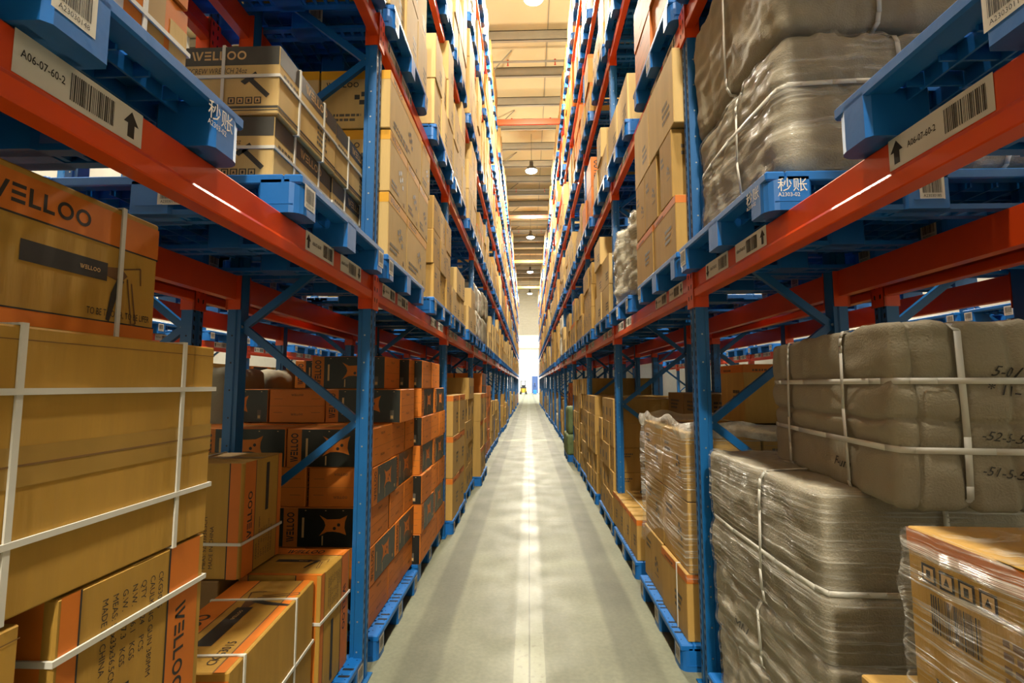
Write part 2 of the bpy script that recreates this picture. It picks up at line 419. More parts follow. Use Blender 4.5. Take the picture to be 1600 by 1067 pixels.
# ------------------------------------------------------------------ beams with place labels
BL = P - PW
BPOLY = [(0, 0), (.050, 0), (.052, .004), (.052, .040), (.046, .050), (.040, .054), (.040, .130), (.036, .135), (0, .135)]
def beam_mesh(L):
    b = MB(); b.prism(BPOLY, lambda u, v, a: (-u + .045, a, v - .135), 0, L, 'orange_steel'); return b.mesh('rail_body')
def connector_mesh():
    b = MB(); b.box(-.012, -.046, -.19, 0, .004, .008, 'orange_steel'); b.box(-.012, -.001, -.19, .07, .004, .008, 'orange_steel')
    for z in (-.15, -.09, -.03): b.poly([(-.0126, -.030, z), (-.0126, -.018, z + .006), (-.0126, -.018, z + .03), (-.0126, -.030, z + .024)], 'slot_dark')
    for z in (-.17,): b.poly([(.02, -.0016, z), (.03, -.0016, z), (.036, -.0016, z + .02), (.026, -.0016, z + .03)], 'slot_dark')
    return b.mesh('connector')
BODY, CONN = beam_mesh(BL), connector_mesh()
def barcode(b, x0, z0, x1, z1, pt, rng, mat='ink_black'):
    x = x0
    while x < x1:
        ww = rng.choice((.012, .02, .03)) * (x1 - x0); b.poly([pt(x, z0), pt(min(x + ww, x1), z0), pt(min(x + ww, x1), z1), pt(x, z1)], mat)
        x += ww + rng.choice((.012, .02, .03)) * (x1 - x0)
def put_text(b, s, pt, x, y, h, mat='ink_black', bold=0, align='l', geo=None, maxw=None, slant=0):
    V, Fc, wd = geo or text_geo(s, bold); k = 1.0
    if maxw and wd * h > maxw: k = maxw / (wd * h)
    off = {'l': 0, 'c': -wd * h * k / 2, 'r': -wd * h * k}[align]
    b.add([pt(x + off + (u + slant * v) * h * k, y + v * h) for u, v in V], Fc, mat)
_lab = {}
def place_label(txt, arrow, order, seed):
    "label lies in local y (reading direction) / z, facing -x; width .28"
    key = (txt, arrow, order, seed)
    if key in _lab: return _lab[key]
    b = MB(); rng = random.Random(seed); W, Hh = .28, .078
    pp = lambda x, z: (-.0012, -x, z); p0 = lambda x, z: (-.0006, -x, z)
    b.poly([p0(0, 0), p0(W, 0), p0(W, Hh), p0(0, Hh)], 'paper')
    xs = {'tba': (.012, .105, .235), 'abt': (.195, .07, .012), 'bta': (.1, .012, .235), 'atb': (.06, .165, .012)}[order]
    put_text(b, txt, pp, xs[0], .034, .015, maxw=.082, bold=.01)
    barcode(b, xs[1], .012, xs[1] + .1, .066, pp, rng)
    ax = xs[2] + .014; f = 1 if arrow == 'up' else -1; c = Hh / 2
    b.poly([pp(ax - .009, c - .028 * f), pp(ax + .009, c - .028 * f), pp(ax + .009, c + .004 * f), pp(ax - .009, c + .004 * f)], 'ink_black')
    b.poly([pp(ax - .02, c + .002 * f), pp(ax + .02, c + .002 * f), pp(ax, c + .030 * f)], 'ink_black')
    _lab[key] = b.mesh('place_label'); return _lab[key]
NBEAM = 0
def beam(s, d, nb, lev, label, group, labels=0, facing=1, conn=True):
    "beam of bay nb at depth d; facing 1 = outer face toward the main aisle"
    global NBEAM
    y = FY(nb - 1) + PW; z = LZ[lev]; x = xo(s, d)
    if not box_px(x - .03, y, z - .135, x + .03, y + BL, z): return
    NBEAM += 1
    o = link('rack_rail', None, loc=(x, y, z)); o.scale = (s * facing, 1, 1)
    tag(o, label, 'rack rail', group)
    link('rail_body', BODY, o)
    if conn:
        link('connector', CONN, o); c = link('connector', CONN, o, (0, BL, 0)); c.scale = (1, -1, 1)
    if labels:
        code = 'A06-%02d' % (7 - lev + nb) if s < 0 else 'A06-%02d' % (8 + lev + nb)
        if s * facing < 0:
            spots = [(.13, 'down', 'atb', '01'), (.47, 'up', 'tba', '02'), (BL - .80, 'up', 'atb', '01'), (BL - .44, 'down', 'tba', '02')]
            if nb == 0: spots = [(.48, 'up', 'tba', '2')] + spots[2:]
        else:
            spots = [(.13, 'down', 'tba', '01'), (.47, 'up', 'atb', '02'), (BL - .80, 'up', 'tba', '01'), (BL - .44, 'down', 'atb', '02')]
            if nb == 0: spots = [(.66, 'up', 'atb', '2')] + spots[2:]
        for i, (yy, ar, od, sfx) in enumerate(spots):
            t = ('A06-07-60-' if s < 0 or nb == 0 else code + '-60-') + sfx
            l = link('place_label', place_label(t, ar, od, i), o, (.0045, yy + (.28 if s * facing > 0 else 0), -.078))
            if s * facing < 0: l.scale = (1, -1, 1)      # keep the writing readable in the mirrored beam
for s in (-1, 1):
    for lev in range(1, 6):
        for nb in range(NB):
            beam(s, 0, nb, lev, 'orange aisle-side rail of the %s rack, %s, %s bay from camera' % (SIDE[s], LEV[lev], ORD[nb]),
                 'orange rails along the aisle', labels=(nb < 6 and lev < 3), conn=nb < 9)
    for lev, mx in ((1, 7), (2, 4), (3, 3)):
        for nb in range(mx):
            beam(s, RD, nb, lev, 'orange rear rail in shadow behind the %s rack loads, %s, %s bay' % (SIDE[s], LEV[lev], ORD[nb]),
                 'rear rails of the aisle racks', facing=-1)
    for lev, mx in ((1, 7), (2, 3)):
        for nb in range(mx):
            for d, t, f in ((1.0, 'near', 1), (1.0 + RD, 'far', -1)):
                beam(s, d, nb, lev, 'orange %s rail of the rack backing onto the %s rack, %s, %s bay' % (t, SIDE[s], LEV[lev], ORD[nb]),
                     'rails of the racks behind', facing=f)
    for nb in range(1, 7):
        beam(s, 3.56, nb, 1, 'orange rail lit across the neighbouring aisle on the %s, %s bay seen' % (SIDE[s], ORD[nb - 1]),
             'rails across the neighbouring aisles', labels=1)
# ties over the aisle
for i, (n, mt) in enumerate(((4, 'orange_steel'), (7, 'orange_steel'), (10, 'ink_yellow'), (13, 'ink_yellow'))):
    b = MB(); b.box(-XF[-1] - .03, 0, -.14, XF[1] + .03, .05, 0, mt)
    o = b.build('aisle_tie_beam', loc=(0, FY(n) - .07, 8.52))
    tag(o, '%s tie beam spanning the aisle between rack tops, %s from the camera' % (('orange', 'orange', 'yellow', 'yellow')[i], ORD[i]), 'tie beam', 'tie beams over the aisle')

# ------------------------------------------------------------------ plastic pallets: 1.0 (y) x 1.1 (x) x .14, aisle side +x, origin at base centre
PL, PDP, PH = 1.0, 1.1, .14
def pallet_mesh(fine=True):
    b = MB(); hx, hy = PDP / 2, PL / 2
    bx = lambda *a: b.box(*a, 'blue_plastic')
    # deck: rim, cross strips with gaps, ribs below
    for sx in (-1, 1): b.cbox(min(sx * hx, sx * (hx - .07)), -hy, .105, max(sx * hx, sx * (hx - .07)), hy, PH, 'blue_plastic', .006)
    for sy in (-1, 1): b.cbox(-hx + .07, min(sy * hy, sy * (hy - .05)), .105, hx - .07, max(sy * hy, sy * (hy - .05)), PH, 'blue_plastic', .004)
    n = 14 if fine else 5
    for i in range(n):
        y = -hy + .05 + (i + .5) * (PL - .1) / n; q = (PL - .1) / n * .38
        bx(-hx + .06, y - q, .126, hx - .06, y + q, PH - .001)
    if fine:
        for i in range(11): x = -hx + .1 + i * (PDP - .2) / 10; bx(x - .003, -hy + .04, .088, x + .003, hy - .04, .127)
        for i in range(10): y = -hy + .09 + i * (PL - .18) / 9; bx(-hx + .06, y - .003, .092, hx - .06, y + .003, .127)
    # nine legs, corner legs rounded, on three runners across the depth
    for iy, y in enumerate((-hy + .065, 0, hy - .065)):
        for ix, x in enumerate((-hx + .08, 0, hx - .08)):
            rx, ry = .08, .065; pts = []
            for cx, cy, a0 in ((1, 1, 0), (-1, 1, 90), (-1, -1, 180), (1, -1, 270)):
                outer = (ix != 1 and iy != 1 and cx == ix - 1 and cy == iy - 1); rr = .045 if outer else .012
                for k in range(5 if outer else 2):
                    a = math.radians(a0 + 90 * k / (4 if outer else 1))
                    pts.append((x + cx * (rx - rr) + rr * math.cos(a), y + cy * (ry - rr) + rr * math.sin(a)))
            b.prism(pts, lambda u, v, a: (u, v, a), .0, .12, 'blue_plastic')
        bx(-hx + .05, y - .055, 0.0, hx - .05, y - .02, .018); bx(-hx + .05, y + .02, 0, hx - .05, y + .055, .018)
        if fine:
            for k in range(16): x = -hx + .09 + k * (PDP - .18) / 15; bx(x - .008, y - .03, .003, x + .008, y + .03, .016)
    if fine:   # dark drain slots and holes in the rim
        for sx in (-1, 1):
            for gy in (-.36, -.30, -.24, -.05, .0, .05, .24, .30, .36):
                x = sx * (hx - .035); b.poly([(x - .028, gy - .009, PH + .0006), (x + .028, gy - .009, PH + .0006), (x + .028, gy + .009, PH + .0006), (x - .028, gy + .009, PH + .0006)], 'slot_dark')
            for k in range(22):
                gy = -.44 + k * .042; x = sx * (hx - (.02 if k % 2 else .05))
                b.poly([(x + .004 * math.cos(t), gy + .004 * math.sin(t), PH + .0006) for t in [PI * q / 3 for q in range(6)]], 'slot_dark')
        for sy in (-1, 1):   # recessed panel outline on end legs
            for x in (-hx + .08, 0, hx - .08):
                yy = sy * (hy + .0008); b.box(x - .05, yy - .0008, .03, x + .05, yy + .0008, .033, 'blue_plastic')
    return b.mesh('plastic_pallet')
PAL, PALF = pallet_mesh(), pallet_mesh(False)
def pal_label(seed):
    b = MB(); rng = random.Random(seed); pp = lambda x, z: (.0012, x, z); p0 = lambda x, z: (.0006, x, z)
    b.poly([p0(0, 0), p0(.085, 0), p0(.085, .085), p0(0, .085)], 'paper'); barcode(b, .01, .022, .075, .076, pp, rng)
    put_text(b, 'A2303%04d' % (seed * 37 % 9999), pp, .012, .007, .010, maxw=.06)
    return b.mesh('barcode_label')
PLAB = [pal_label(i + 3) for i in range(4)]
b = MB(); pp = lambda x, z: (.0008, x, z)
put_text(b, '秒账', pp, 0, .028, .036, 'paper'); put_text(b, 'A2303-02', pp, 0, .006, .014, 'paper', maxw=.075); STEN = b.mesh('stencil')
PAL_SPEC = []   # (area, kwargs)
def pallet(s, d, yc, z, label, group='blue pallets on the racks', hero=False, rz=0):
    x = xo(s, d + PDP / 2)
    a = box_px(x - .55, yc - .5, z, x + .55, yc + .5, z + PH)
    PAL_SPEC.append((a * (50 if hero else 1), s, x, yc, z, label, group, rz))
def build_pallets():
    PAL_SPEC.sort(key=lambda t: -t[0]); seen = set()
    rest = MB()
    for i, (a, s, x, y, z, label, group, rz) in enumerate(PAL_SPEC):
        if i < 299 and a > 0:
            near = y < 16
            o = link('plastic_pallet', PAL if near else PALF, loc=(x, y, z), rz=(0 if s < 0 else PI) + rz)
            tag(o, label, 'pallet', group)
            if y < 11:
                for k, (ly, ok) in enumerate(((-.455, not (y < 1 and s > 0)), (-.04, y < 6), (.42, not (y < 1 and s < 0)))):
                    if ok and R.random() < .8 and not (s > 0 and k == 2 and y < 3 and z > 1): link('barcode_label', PLAB[(i + k) % 4], o, (PDP / 2, ly - .02, .03))
                e = link('barcode_label', PLAB[i % 4], o, (-.0 + .03, -PL / 2 if s < 0 else PL / 2, .032)); e.rotation_euler = (0, 0, -PI / 2 if s < 0 else PI / 2)
            if y < 3 and z > 1 and abs(x) < 2 and (s > 0) == (y > 1.5):
                st = link('stencil', STEN, o, (PDP / 2 - .0, .345, .042))
                e = link('stencil', STEN, o, (PDP / 2 - .06, -PL / 2 if s < 0 else PL / 2, .042))
                e.rotation_euler = (0, 0, -PI / 2 if s < 0 else PI / 2); e.location.x = PDP / 2 - .125 if s < 0 else PDP / 2 - .04
        else:  # far pallets, plus unseen ones kept to block light
            rest.box(x - .55, y - .5, z + .1, x + .55, y + .5, z + PH, 'blue_plastic')
            for yy in (-.43, 0, .43): rest.box(x - .55, y + yy - .065, z, x + .55, y + yy + .065, z + .1, 'blue_plastic')
    if rest.v: tag(rest.build('distant_and_unseen_pallets'), 'many blue plastic pallets far down both racks, plus unseen ones added to block light', 'pallets', kind='stuff')

# ------------------------------------------------------------------ cartons
_cm = {}
def faces_of(dx, dy, dz):
    hx, hy = dx / 2, dy / 2
    return {'-y': (Vector((-hx, -hy, 0)), Vector((1, 0, 0)), Vector((0, 0, 1)), dx, dz, Vector((0, -1, 0))),
            '+y': (Vector((hx, hy, 0)), Vector((-1, 0, 0)), Vector((0, 0, 1)), dx, dz, Vector((0, 1, 0))),
            '+x': (Vector((hx, -hy, 0)), Vector((0, 1, 0)), Vector((0, 0, 1)), dy, dz, Vector((1, 0, 0))),
            '-x': (Vector((-hx, hy, 0)), Vector((0, -1, 0)), Vector((0, 0, 1)), dy, dz, Vector((-1, 0, 0))),
            'top': (Vector((-hx, -hy, dz)), Vector((1, 0, 0)), Vector((0, 1, 0)), dx, dy, Vector((0, 0, 1))),
            'top2': (Vector((hx, -hy, dz)), Vector((0, 1, 0)), Vector((-1, 0, 0)), dy, dx, Vector((0, 0, 1)))}
class Face:
    "2d drawing surface on a carton face, units metres, origin bottom left; turn = quarter turns of the artwork"
    def __init__(s, b, fr, turn=0):
        o, U, V, w_, h_, N = fr; s.b, s.N, s.k = b, N, 0
        for _ in range(turn % 4): o, U, V, w_, h_ = o + U * w_, V, -U, h_, w_
        s.o, s.U, s.V, s.w, s.h = o, U, V, w_, h_
    def pt(s, x, y): return s.o + s.U * x + s.V * y + s.N * (.0007 + .0004 * s.k)
    def lay(s): s.k += 1
    def rect(s, x0, y0, x1, y1, mat): s.b.poly([s.pt(x0, y0), s.pt(x1, y0), s.pt(x1, y1), s.pt(x0, y1)], mat)
    def poly(s, pts, mat): s.b.poly([s.pt(*p) for p in pts], mat)
    def text(s, t, x, y, h, mat='ink_black', **k): put_text(s.b, t, s.pt, x, y, h, mat, **k)
    def logo(s, x, y, h, mat='ink_black', align='l', maxw=None): put_text(s.b, '', s.pt, x, y, h, mat, align=align, geo=LOGO, maxw=maxw)
    def gun(s, x, y, L, mat='ink_black'):
        "printed caulking gun: barrel, pusher, trigger and handle"
        t = L * .13
        s.poly([(x, y), (x + L * .62, y), (x + L * .62, y + t), (x, y + t)], mat)
        s.poly([(x + L * .62, y + t * .3), (x + L * .74, y + t * .1), (x + L * .80, y + t * .55), (x + L * .74, y + t * .95), (x + L * .62, y + t * .8)], 'ink_brown')
        s.lay()
        s.poly([(x + L * .72, y + t * .5), (x + L * .77, y + t * .2), (x + L * .72, y - t * .6), (x + L * .66, y - t * 2.2), (x + L * .63, y - t * 2.1), (x + L * .66, y - t * .6)], mat)
        for (p, q) in (((.80, .4), (.86, -2.2)), ((.84, .2), (.90, -2.1)), ((.86, -2.2), (.90, -2.1)), ((.76, .9), (.92, 1.2)), ((.92, 1.2), (.93, .2))):
            a = Vector((x + L * p[0], y + t * p[1])); c = Vector((x + L * q[0], y + t * q[1])); n_ = (c - a).normalized(); n_ = Vector((-n_.y, n_.x)) * L * .006
            s.poly([a - n_, c - n_, c + n_, a + n_], 'ink_brown')
        s.logo(x + L * .4, y + t * .38, t * .22, 'ink_tan', maxw=L * .16)
    def icons(s, x, y, h, n=4, mat='ink_black'):
        for i in range(n):
            q = x + i * h * 1.25; s.rect(q, y, q + h, y + h, mat); s.lay()
            s.rect(q + h * .15, y + h * .15, q + h * .85, y + h * .85, 'ink_tan'); s.lay()
            if i % 2: s.poly([(q + h * .3, y + h * .3), (q + h * .7, y + h * .3), (q + h * .5, y + h * .75)], mat)
            else: s.rect(q + h * .35, y + h * .25, q + h * .65, y + h * .7, mat)
            s.k -= 2
    def lines(s, x, y, w_, h, n, mat='ink_brown', seed=1):
        rg = random.Random(seed)
        for i in range(n):
            q = x; yy = y + h * (n - 1 - i) / n; e_ = x + w_ * rg.uniform(.55, 1)
            while q < e_:
                l = w_ * rg.uniform(.05, .16); s.rect(q, yy, min(q + l, e_), yy + h / n * .55, mat); q += l + w_ * .03
    def beast(s, cx, cy, r):
        "the four-horned wavy tool-case shape with two round holes"
        pts = [(cx + r * x * 1.25, cy + r * y * 1.1) for x, y in ((-1.1, .85), (-.5, .5), (0, .52), (.5, .55), (1.05, .85), (.88, .3), (.85, -.2), (1.0, -.8), (.5, -.6), (0, -.52), (-.5, -.55), (-1.1, -.9), (-.72, -.35), (-.62, 0), (-.72, .35))]
        s.poly(pts, 'ink_orange'); s.lay()
        for dx, dy in ((.1, -.28), (.5, .05)):
            s.poly([(cx + r * dx + r * .16 * math.cos(t), cy + r * dy + r * .16 * math.sin(t)) for t in [2 * PI * k / 10 for k in range(10)]], 'ink_black')

def carton_mesh(style, dims, seed=0, turn=0):
    key = (style, tuple(round(v, 3) for v in dims), seed, turn)
    if key in _cm: return _cm[key]
    dx, dy, dz = dims; b = MB(); rg = random.Random(str(key))
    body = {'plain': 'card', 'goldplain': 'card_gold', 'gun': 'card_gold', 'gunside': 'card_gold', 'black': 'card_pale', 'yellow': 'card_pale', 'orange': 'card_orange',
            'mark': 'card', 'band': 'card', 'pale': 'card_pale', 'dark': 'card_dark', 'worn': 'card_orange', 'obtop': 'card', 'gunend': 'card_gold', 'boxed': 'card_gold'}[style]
    b.cbox(-dx / 2, -dy / 2, 0, dx / 2, dy / 2, dz, body, .004)
    fr = faces_of(dx, dy, dz); long = 'x' if dx >= dy else 'y'
    if style == 'gunend': turn = 3
    fc = {k: Face(b, v, turn if k[0] in '+-' else 0) for k, v in fr.items()}
    def top_seam():
        f = fc['top'] if long == 'x' else fc['top2']
        f.rect(0, f.h / 2 - .03, f.w, f.h / 2 + .03, 'tape'); f.lay(); f.rect(0, f.h / 2 - .0015, f.w, f.h / 2 + .0015, 'seam')
    sides = [fc[k] for k in ('-y', '+x', '+y', '-x')]
    if style in ('plain', 'pale', 'dark', 'goldplain'):
        top_seam()
        for f in sides:
            if style == 'goldplain':
                f.rect(0, f.h - .026, f.w, f.h - .024, 'seam'); f.rect(f.w * .86, 0, f.w * .862, f.h, 'tape'); f.lay()
                f.rect(0, f.h * .44, f.w, f.h * .58, 'tape'); f.lay(); f.rect(0, f.h * .511, f.w, f.h * .518, 'seam')
            elif style == 'dark':
                f.lines(f.w * .2, f.h * .55, f.w * .6, f.h * .3, 3, 'ink_black', seed)
            else:
                f.lines(f.w * .58, f.h * .2, f.w * .3, f.h * .3, 3, 'ink_grey', seed + 2)
    elif style == 'mark':
        top_seam()
        for i, f in enumerate(sides):
            f.lines(f.w * .12, f.h * .62, f.w * .3, f.h * .2, 2, 'ink_grey', seed)
            x, y, q = f.w * .6, f.h * .42, min(f.w, f.h) * .09
            for a, c in ((0, 0), (1.2, .6), (.3, 1.3), (1.6, -.6)): f.rect(x + a * q, y + c * q, x + a * q + q * .9, y + c * q + q * .8, 'ink_grey')
            f.rect(x - q * .2, y - q * 1.6, x + q * 2.8, y - q * 1.4, 'ink_grey')
    elif style == 'yellow':
        top_seam(); fc['top'].lay()
        for i, f in enumerate(sides):
            f.rect(0, f.h * .84, f.w, f.h - .003, 'ink_yellow'); f.lay()
            f.logo(f.w * .08, f.h * .70 if i % 2 == 0 else f.h * .88, f.h * .09, 'ink_dark', maxw=f.w * .5)
            f.lines(f.w * .1, f.h * .12, f.w * .5, f.h * .16, 2, 'ink_grey', seed)
            x, y, q = f.w * .56, f.h * .4, min(f.w, f.h) * .1
            for a, c in ((0, 0), (1.2, .6), (.3, 1.4), (1.6, -.7), (-.8, .9)): f.rect(x + a * q, y + c * q, x + a * q + q * .85, y + c * q + q * .8, 'ink_dark')
            f.icons(f.w * .8, f.h * .06, f.h * .07, 1)
    elif style == 'black':
        top_seam()
        for i, f in enumerate(sides):
            f.rect(.002, f.h * .72, f.w - .002, f.h - .002, 'ink_dark'); f.rect(0, f.h * .085, f.w, f.h * .12, 'ink_dark'); f.rect(0, f.h * .05, f.w, f.h * .065, 'ink_dark'); f.lay()
            f.logo(f.w * .40, f.h * .80, f.h * .13, 'ink_tan', maxw=f.w * .42)
            f.text('SCREW WRENCH 24oz', f.w * .38, f.h * .60, f.h * .08, 'ink_dark', maxw=f.w * .4, slant=.15) if i % 2 == 0 else f.lines(f.w * .06, f.h * .52, f.w * .34, f.h * .16, 2, 'ink_grey', 3)
            if i % 2 == 0:
                a = Vector((f.w * .80, f.h * .52)); c = Vector((f.w * .93, f.h * .26)); n_ = (c - a).normalized(); n_ = Vector((-n_.y, n_.x)) * f.h * .035
                f.poly([a - n_, c - n_, c + n_, a + n_], 'ink_black'); f.poly([(f.w * .74, f.h * .48), (f.w * .84, f.h * .62), (f.w * .86, f.h * .56), (f.w * .77, f.h * .43)], 'ink_black')
                f.icons(f.w * .66, f.h * .15, f.h * .10, 4)
            else:
                f.lines(f.w * .62, f.h * .2, f.w * .3, f.h * .34, 4, 'ink_grey', 5)
    elif style == 'boxed':
        top_seam()
        for f in sides:
            f.rect(0, f.h * .86, f.w, f.h - .003, 'ink_orange'); f.lay(); f.icons(f.w * .08, f.h * .70, f.h * .11, 4)
            rg2 = random.Random(5); barcode(b, f.w * .12, f.h * .42, f.w * .36, f.h * .64, f.pt, rg2); f.lines(f.w * .45, f.h * .38, f.w * .4, f.h * .26, 4, 'ink_brown', 7)
            f.text('BY', f.w * .6, f.h * .2, f.h * .07); f.logo(f.w * .12, f.h * .06, f.h * .09, maxw=f.w * .5)
    elif style in ('gun', 'gunside', 'gunend'):
        top_seam() if style == 'gun' else None
        t = fc['top2']; t.lay(); t.lay()
        if style == 'gunend':
            t = Face(b, fr['top']); t.rect(0, t.h * .74, t.w, t.h, 'ink_orange'); t.rect(0, 0, t.w, t.h * .06, 'ink_orange'); t.lay()
            t.rect(0, t.h * .73, t.w, t.h * .742, 'ink_black'); t.logo(t.w * .2, t.h * .80, t.h * .14, maxw=t.w * .5); t.gun(t.w * .22, t.h * .46, t.w * .72)
        if style == 'gunside':
            t = Face(b, fr['top2']); t.rect(0, t.h * .70, t.w, t.h, 'ink_orange'); t.lay()
            t.rect(0, t.h * .69, t.w, t.h * .70, 'ink_black'); t.rect(0, .012, t.w, .045, 'ink_orange'); t.rect(0, .045, t.w, .05, 'ink_brown')
            t.logo(t.w * .12, t.h * .78, t.h * .15, maxw=t.w * .6); t.gun(t.w * .22, t.h * .42, t.w * .66)
            t.text('CKG3015', t.w * .06, t.h * .2, t.h * .09, maxw=t.w * .2); t.text('MF x MM', t.w * .05, t.h * .5, t.h * .08, maxw=t.w * .14)
        for i, f in enumerate(sides):
            if style == 'gunside' and i % 2 == 1 and turn == 0:
                f.rect(0, f.h * .02, f.w, f.h * .022, 'seam'); f.lines(f.w * .3, f.h * .1, f.w * .5, f.h * .12, 1, 'ink_brown', 2); continue
            f.rect(0, f.h * .70, f.w, f.h * .955, 'ink_orange'); f.rect(0, f.h * .02, f.w, f.h * .12, 'ink_orange'); f.lay()
            f.rect(0, f.h * .69, f.w, f.h * .703, 'ink_black'); f.rect(0, f.h * .115, f.w, f.h * .125, 'ink_black')
            f.logo(f.w * .27 if not turn else .148, f.h * .765, f.h * .12 if not turn else .036, maxw=f.w * .62)
            if turn:
                for j, ln in enumerate(('CKG3015', 'CAULKING GUN 380MM', 'QTY      24    PCS', 'N.W.    16.1   KGS', 'G.W.    17.3   KGS', 'MEAS: 52x33x36.5CM', 'MADE IN CHINA')):
                    f.text(ln, .045, f.h * (.615 - .062 * j), f.h * .034, maxw=min(.26, f.w * .6))
                f.rect(.25, f.h * .36, min(.58, f.w * .95), f.h * .44, 'ink_black')
            else:
                f.gun(f.w * .40, f.h * .42, f.w * .55)
                f.text('TO BE TOOLER, TO BE LIFER', f.w * .66, f.h * .16, f.h * .05, maxw=f.w * .31)
    elif style == 'orange':
        top_seam()
        for i, k in enumerate(('-y', '+x', '+y', '-x')):
            f = fc[k]
            if f.w >= max(dx, dy) - 1e-6:
                f.rect(f.w * .17, .004, f.w - .004, f.h - .004, 'ink_panel'); f.lay()
                g = Face(b, fr[k], 1); g.k = 1
                g.logo(g.w * .14, g.h * .87, f.w * .085, maxw=g.w * .74)
                f.beast(f.w * .58, f.h * .56, f.h * .27)
                for q in (.25, .48, .68, .9): f.rect(f.w * q, f.h * .92, f.w * q + .008, f.h * .94, 'ink_tan')
                f.rect(f.w * .22, f.h * .25, f.w * .245, f.h * .75, 'ink_tan'); f.rect(f.w * .45, f.h * .06, f.w * .465, f.h * .3, 'ink_tan')
                f.rect(f.w * .86, f.h * .1, f.w * .91, f.h * .38, 'ink_grey'); f.lay(); f.rect(f.w * .868, f.h * .13, f.w * .902, f.h * .22, 'ink_tan')
            else:
                f.logo(f.w * .5, f.h * .80, f.h * .06, 'ink_brown', align='c', maxw=f.w * .4); f.logo(f.w * .5, f.h * .22, f.h * .06, 'ink_brown', align='c', maxw=f.w * .4)
                for x in (.08, .76): f.rect(f.w * x, f.h * .71, f.w * (x + .16), f.h * .72, 'ink_brown'); f.rect(f.w * x, f.h * .3, f.w * (x + .16), f.h * .31, 'ink_brown')
                f.rect(0, f.h * .495, f.w, f.h * .502, 'seam')
    elif style in ('band', 'obtop'):
        top_seam()
        for f in sides:
            f.rect(0, f.h * .86, f.w, f.h - .003, 'ink_orange'); f.lay(); f.lines(f.w * .15, f.h * .88, f.w * .5, f.h * .07, 1, 'ink_brown', 4)
            f.lines(f.w * .55, f.h * .3, f.w * .3, f.h * .3, 3, 'ink_dark', seed)
    elif style == 'worn':
        top_seam()
        for i, f in enumerate(sides):
            f.rect(f.w * .02, f.h * .1, f.w * .3, f.h * .9, 'paper'); f.rect(f.w * .5, f.h * .04, f.w * .72, f.h * .96, 'tape'); f.rect(f.w * .78, f.h * .15, f.w * .99, f.h * .8, 'card_pale')
    _cm[key] = b.mesh('carton_body'); return _cm[key]
_sm = {}
def strap_mesh(dims, axis, t):
    "flat band round a carton in the plane at fraction t along axis"
    key = (tuple(round(v, 3) for v in dims), axis, t)
    if key in _sm: return _sm[key]
    d = list(dims); i = 'xyz'.index(axis); o = [j for j in range(3) if j != i]; c0 = [-d[0] / 2, -d[1] / 2, 0]
    p = c0[i] + d[i] * t; wd, g = .006, .003 + .0012 * i; b = MB()
    a0, a1 = c0[o[0]] - .001, c0[o[0]] + d[o[0]] + .001; e0, e1 = c0[o[1]] - .001, c0[o[1]] + d[o[1]] + .001
    def bx(u0, v0, u1, v1):
        q0, q1 = [0] * 3, [0] * 3
        q0[i], q1[i] = p - wd, p + wd; q0[o[0]], q1[o[0]] = u0, u1; q0[o[1]], q1[o[1]] = v0, v1
        b.box(*q0, *q1, 'strap')
    bx(a0 - g, e0 - g, a0, e1 + g); bx(a1, e0 - g, a1 + g, e1 + g); bx(a0, e0 - g, a1, e0); bx(a0, e1, a1, e1 + g)
    _sm[key] = b.mesh('strap'); return _sm[key]
def carton(x, y, z, dims, style, label, rz=0, straps=(), seed=0, turn=0, group=None, rx=0, ry=0):
    "x, y = centre, z = base"
    global NCART; NCART += 1
    me = carton_mesh(style, dims, seed, turn); nm = {'orange': 'orange_carton'}.get(style, 'carton')
    if straps:
        o = link(nm, None, loc=(x, y, z)); link('carton_body', me, o)
        for a, t in straps: link('strap', strap_mesh(dims, a, t), o)
    else: o = link(nm, me, loc=(x, y, z))
    o.rotation_euler = (rx, ry, rz); return tag(o, label, 'carton', group)
SPEC = []; NCART = 0
def spec(s, x, y, z, dims, style, label, **k):
    a = box_px(x - dims[0] / 2, y - dims[1] / 2, z, x + dims[0] / 2, y + dims[1] / 2, z + dims[2])
    SPEC.append((a, x, y, z, dims, style, label, k))
KIND = {'plain': 'plain brown', 'mark': 'printed brown', 'yellow': 'yellow-topped brown', 'pale': 'pale brown', 'dark': 'dark brown', 'orange': 'orange-black',
        'band': 'orange-banded', 'obtop': 'orange-banded', 'black': 'black-banded', 'gun': 'gold', 'goldplain': 'golden brown'}
def stack(s, bay, lev, slot, style, y0, cols, rows, wd, ht, dp=.5, d0=.0, skip=(), z0=None, jit=.012, two=None):
    zb = (LZ[lev] if z0 is None else z0) + PH
    if lev: dp = .92
    for r in range(rows):
        for c in range(cols):
            if (r, c) in skip: continue
            for k in range(2 if (lev == 0 and 0 <= bay < 8) else 1):
                if k == 1 and not (c == 0 or r == rows - 1): continue
                x = xo(s, d0 + dp / 2 + k * (dp + .01) + R.uniform(-jit, jit)); y = y0 + (c + .5) * (wd + .006) + R.uniform(-.004, .004)
                lab = '%s carton, %s rack %s bay %s, %s pallet, row %s column %s%s' % (KIND[style], SIDE[s], 'floor' if lev == 0 else 'level ' + NUM[lev], NUM[bay], 'near' if slot == 0 else 'far', NUM[r], NUM[c], ' inner' if k else '')
                spec(s, x, y, zb + r * (ht + .002), (dp, wd, ht), style, lab, rz=R.uniform(-.012, .012), group='cartons stacked along the racks')
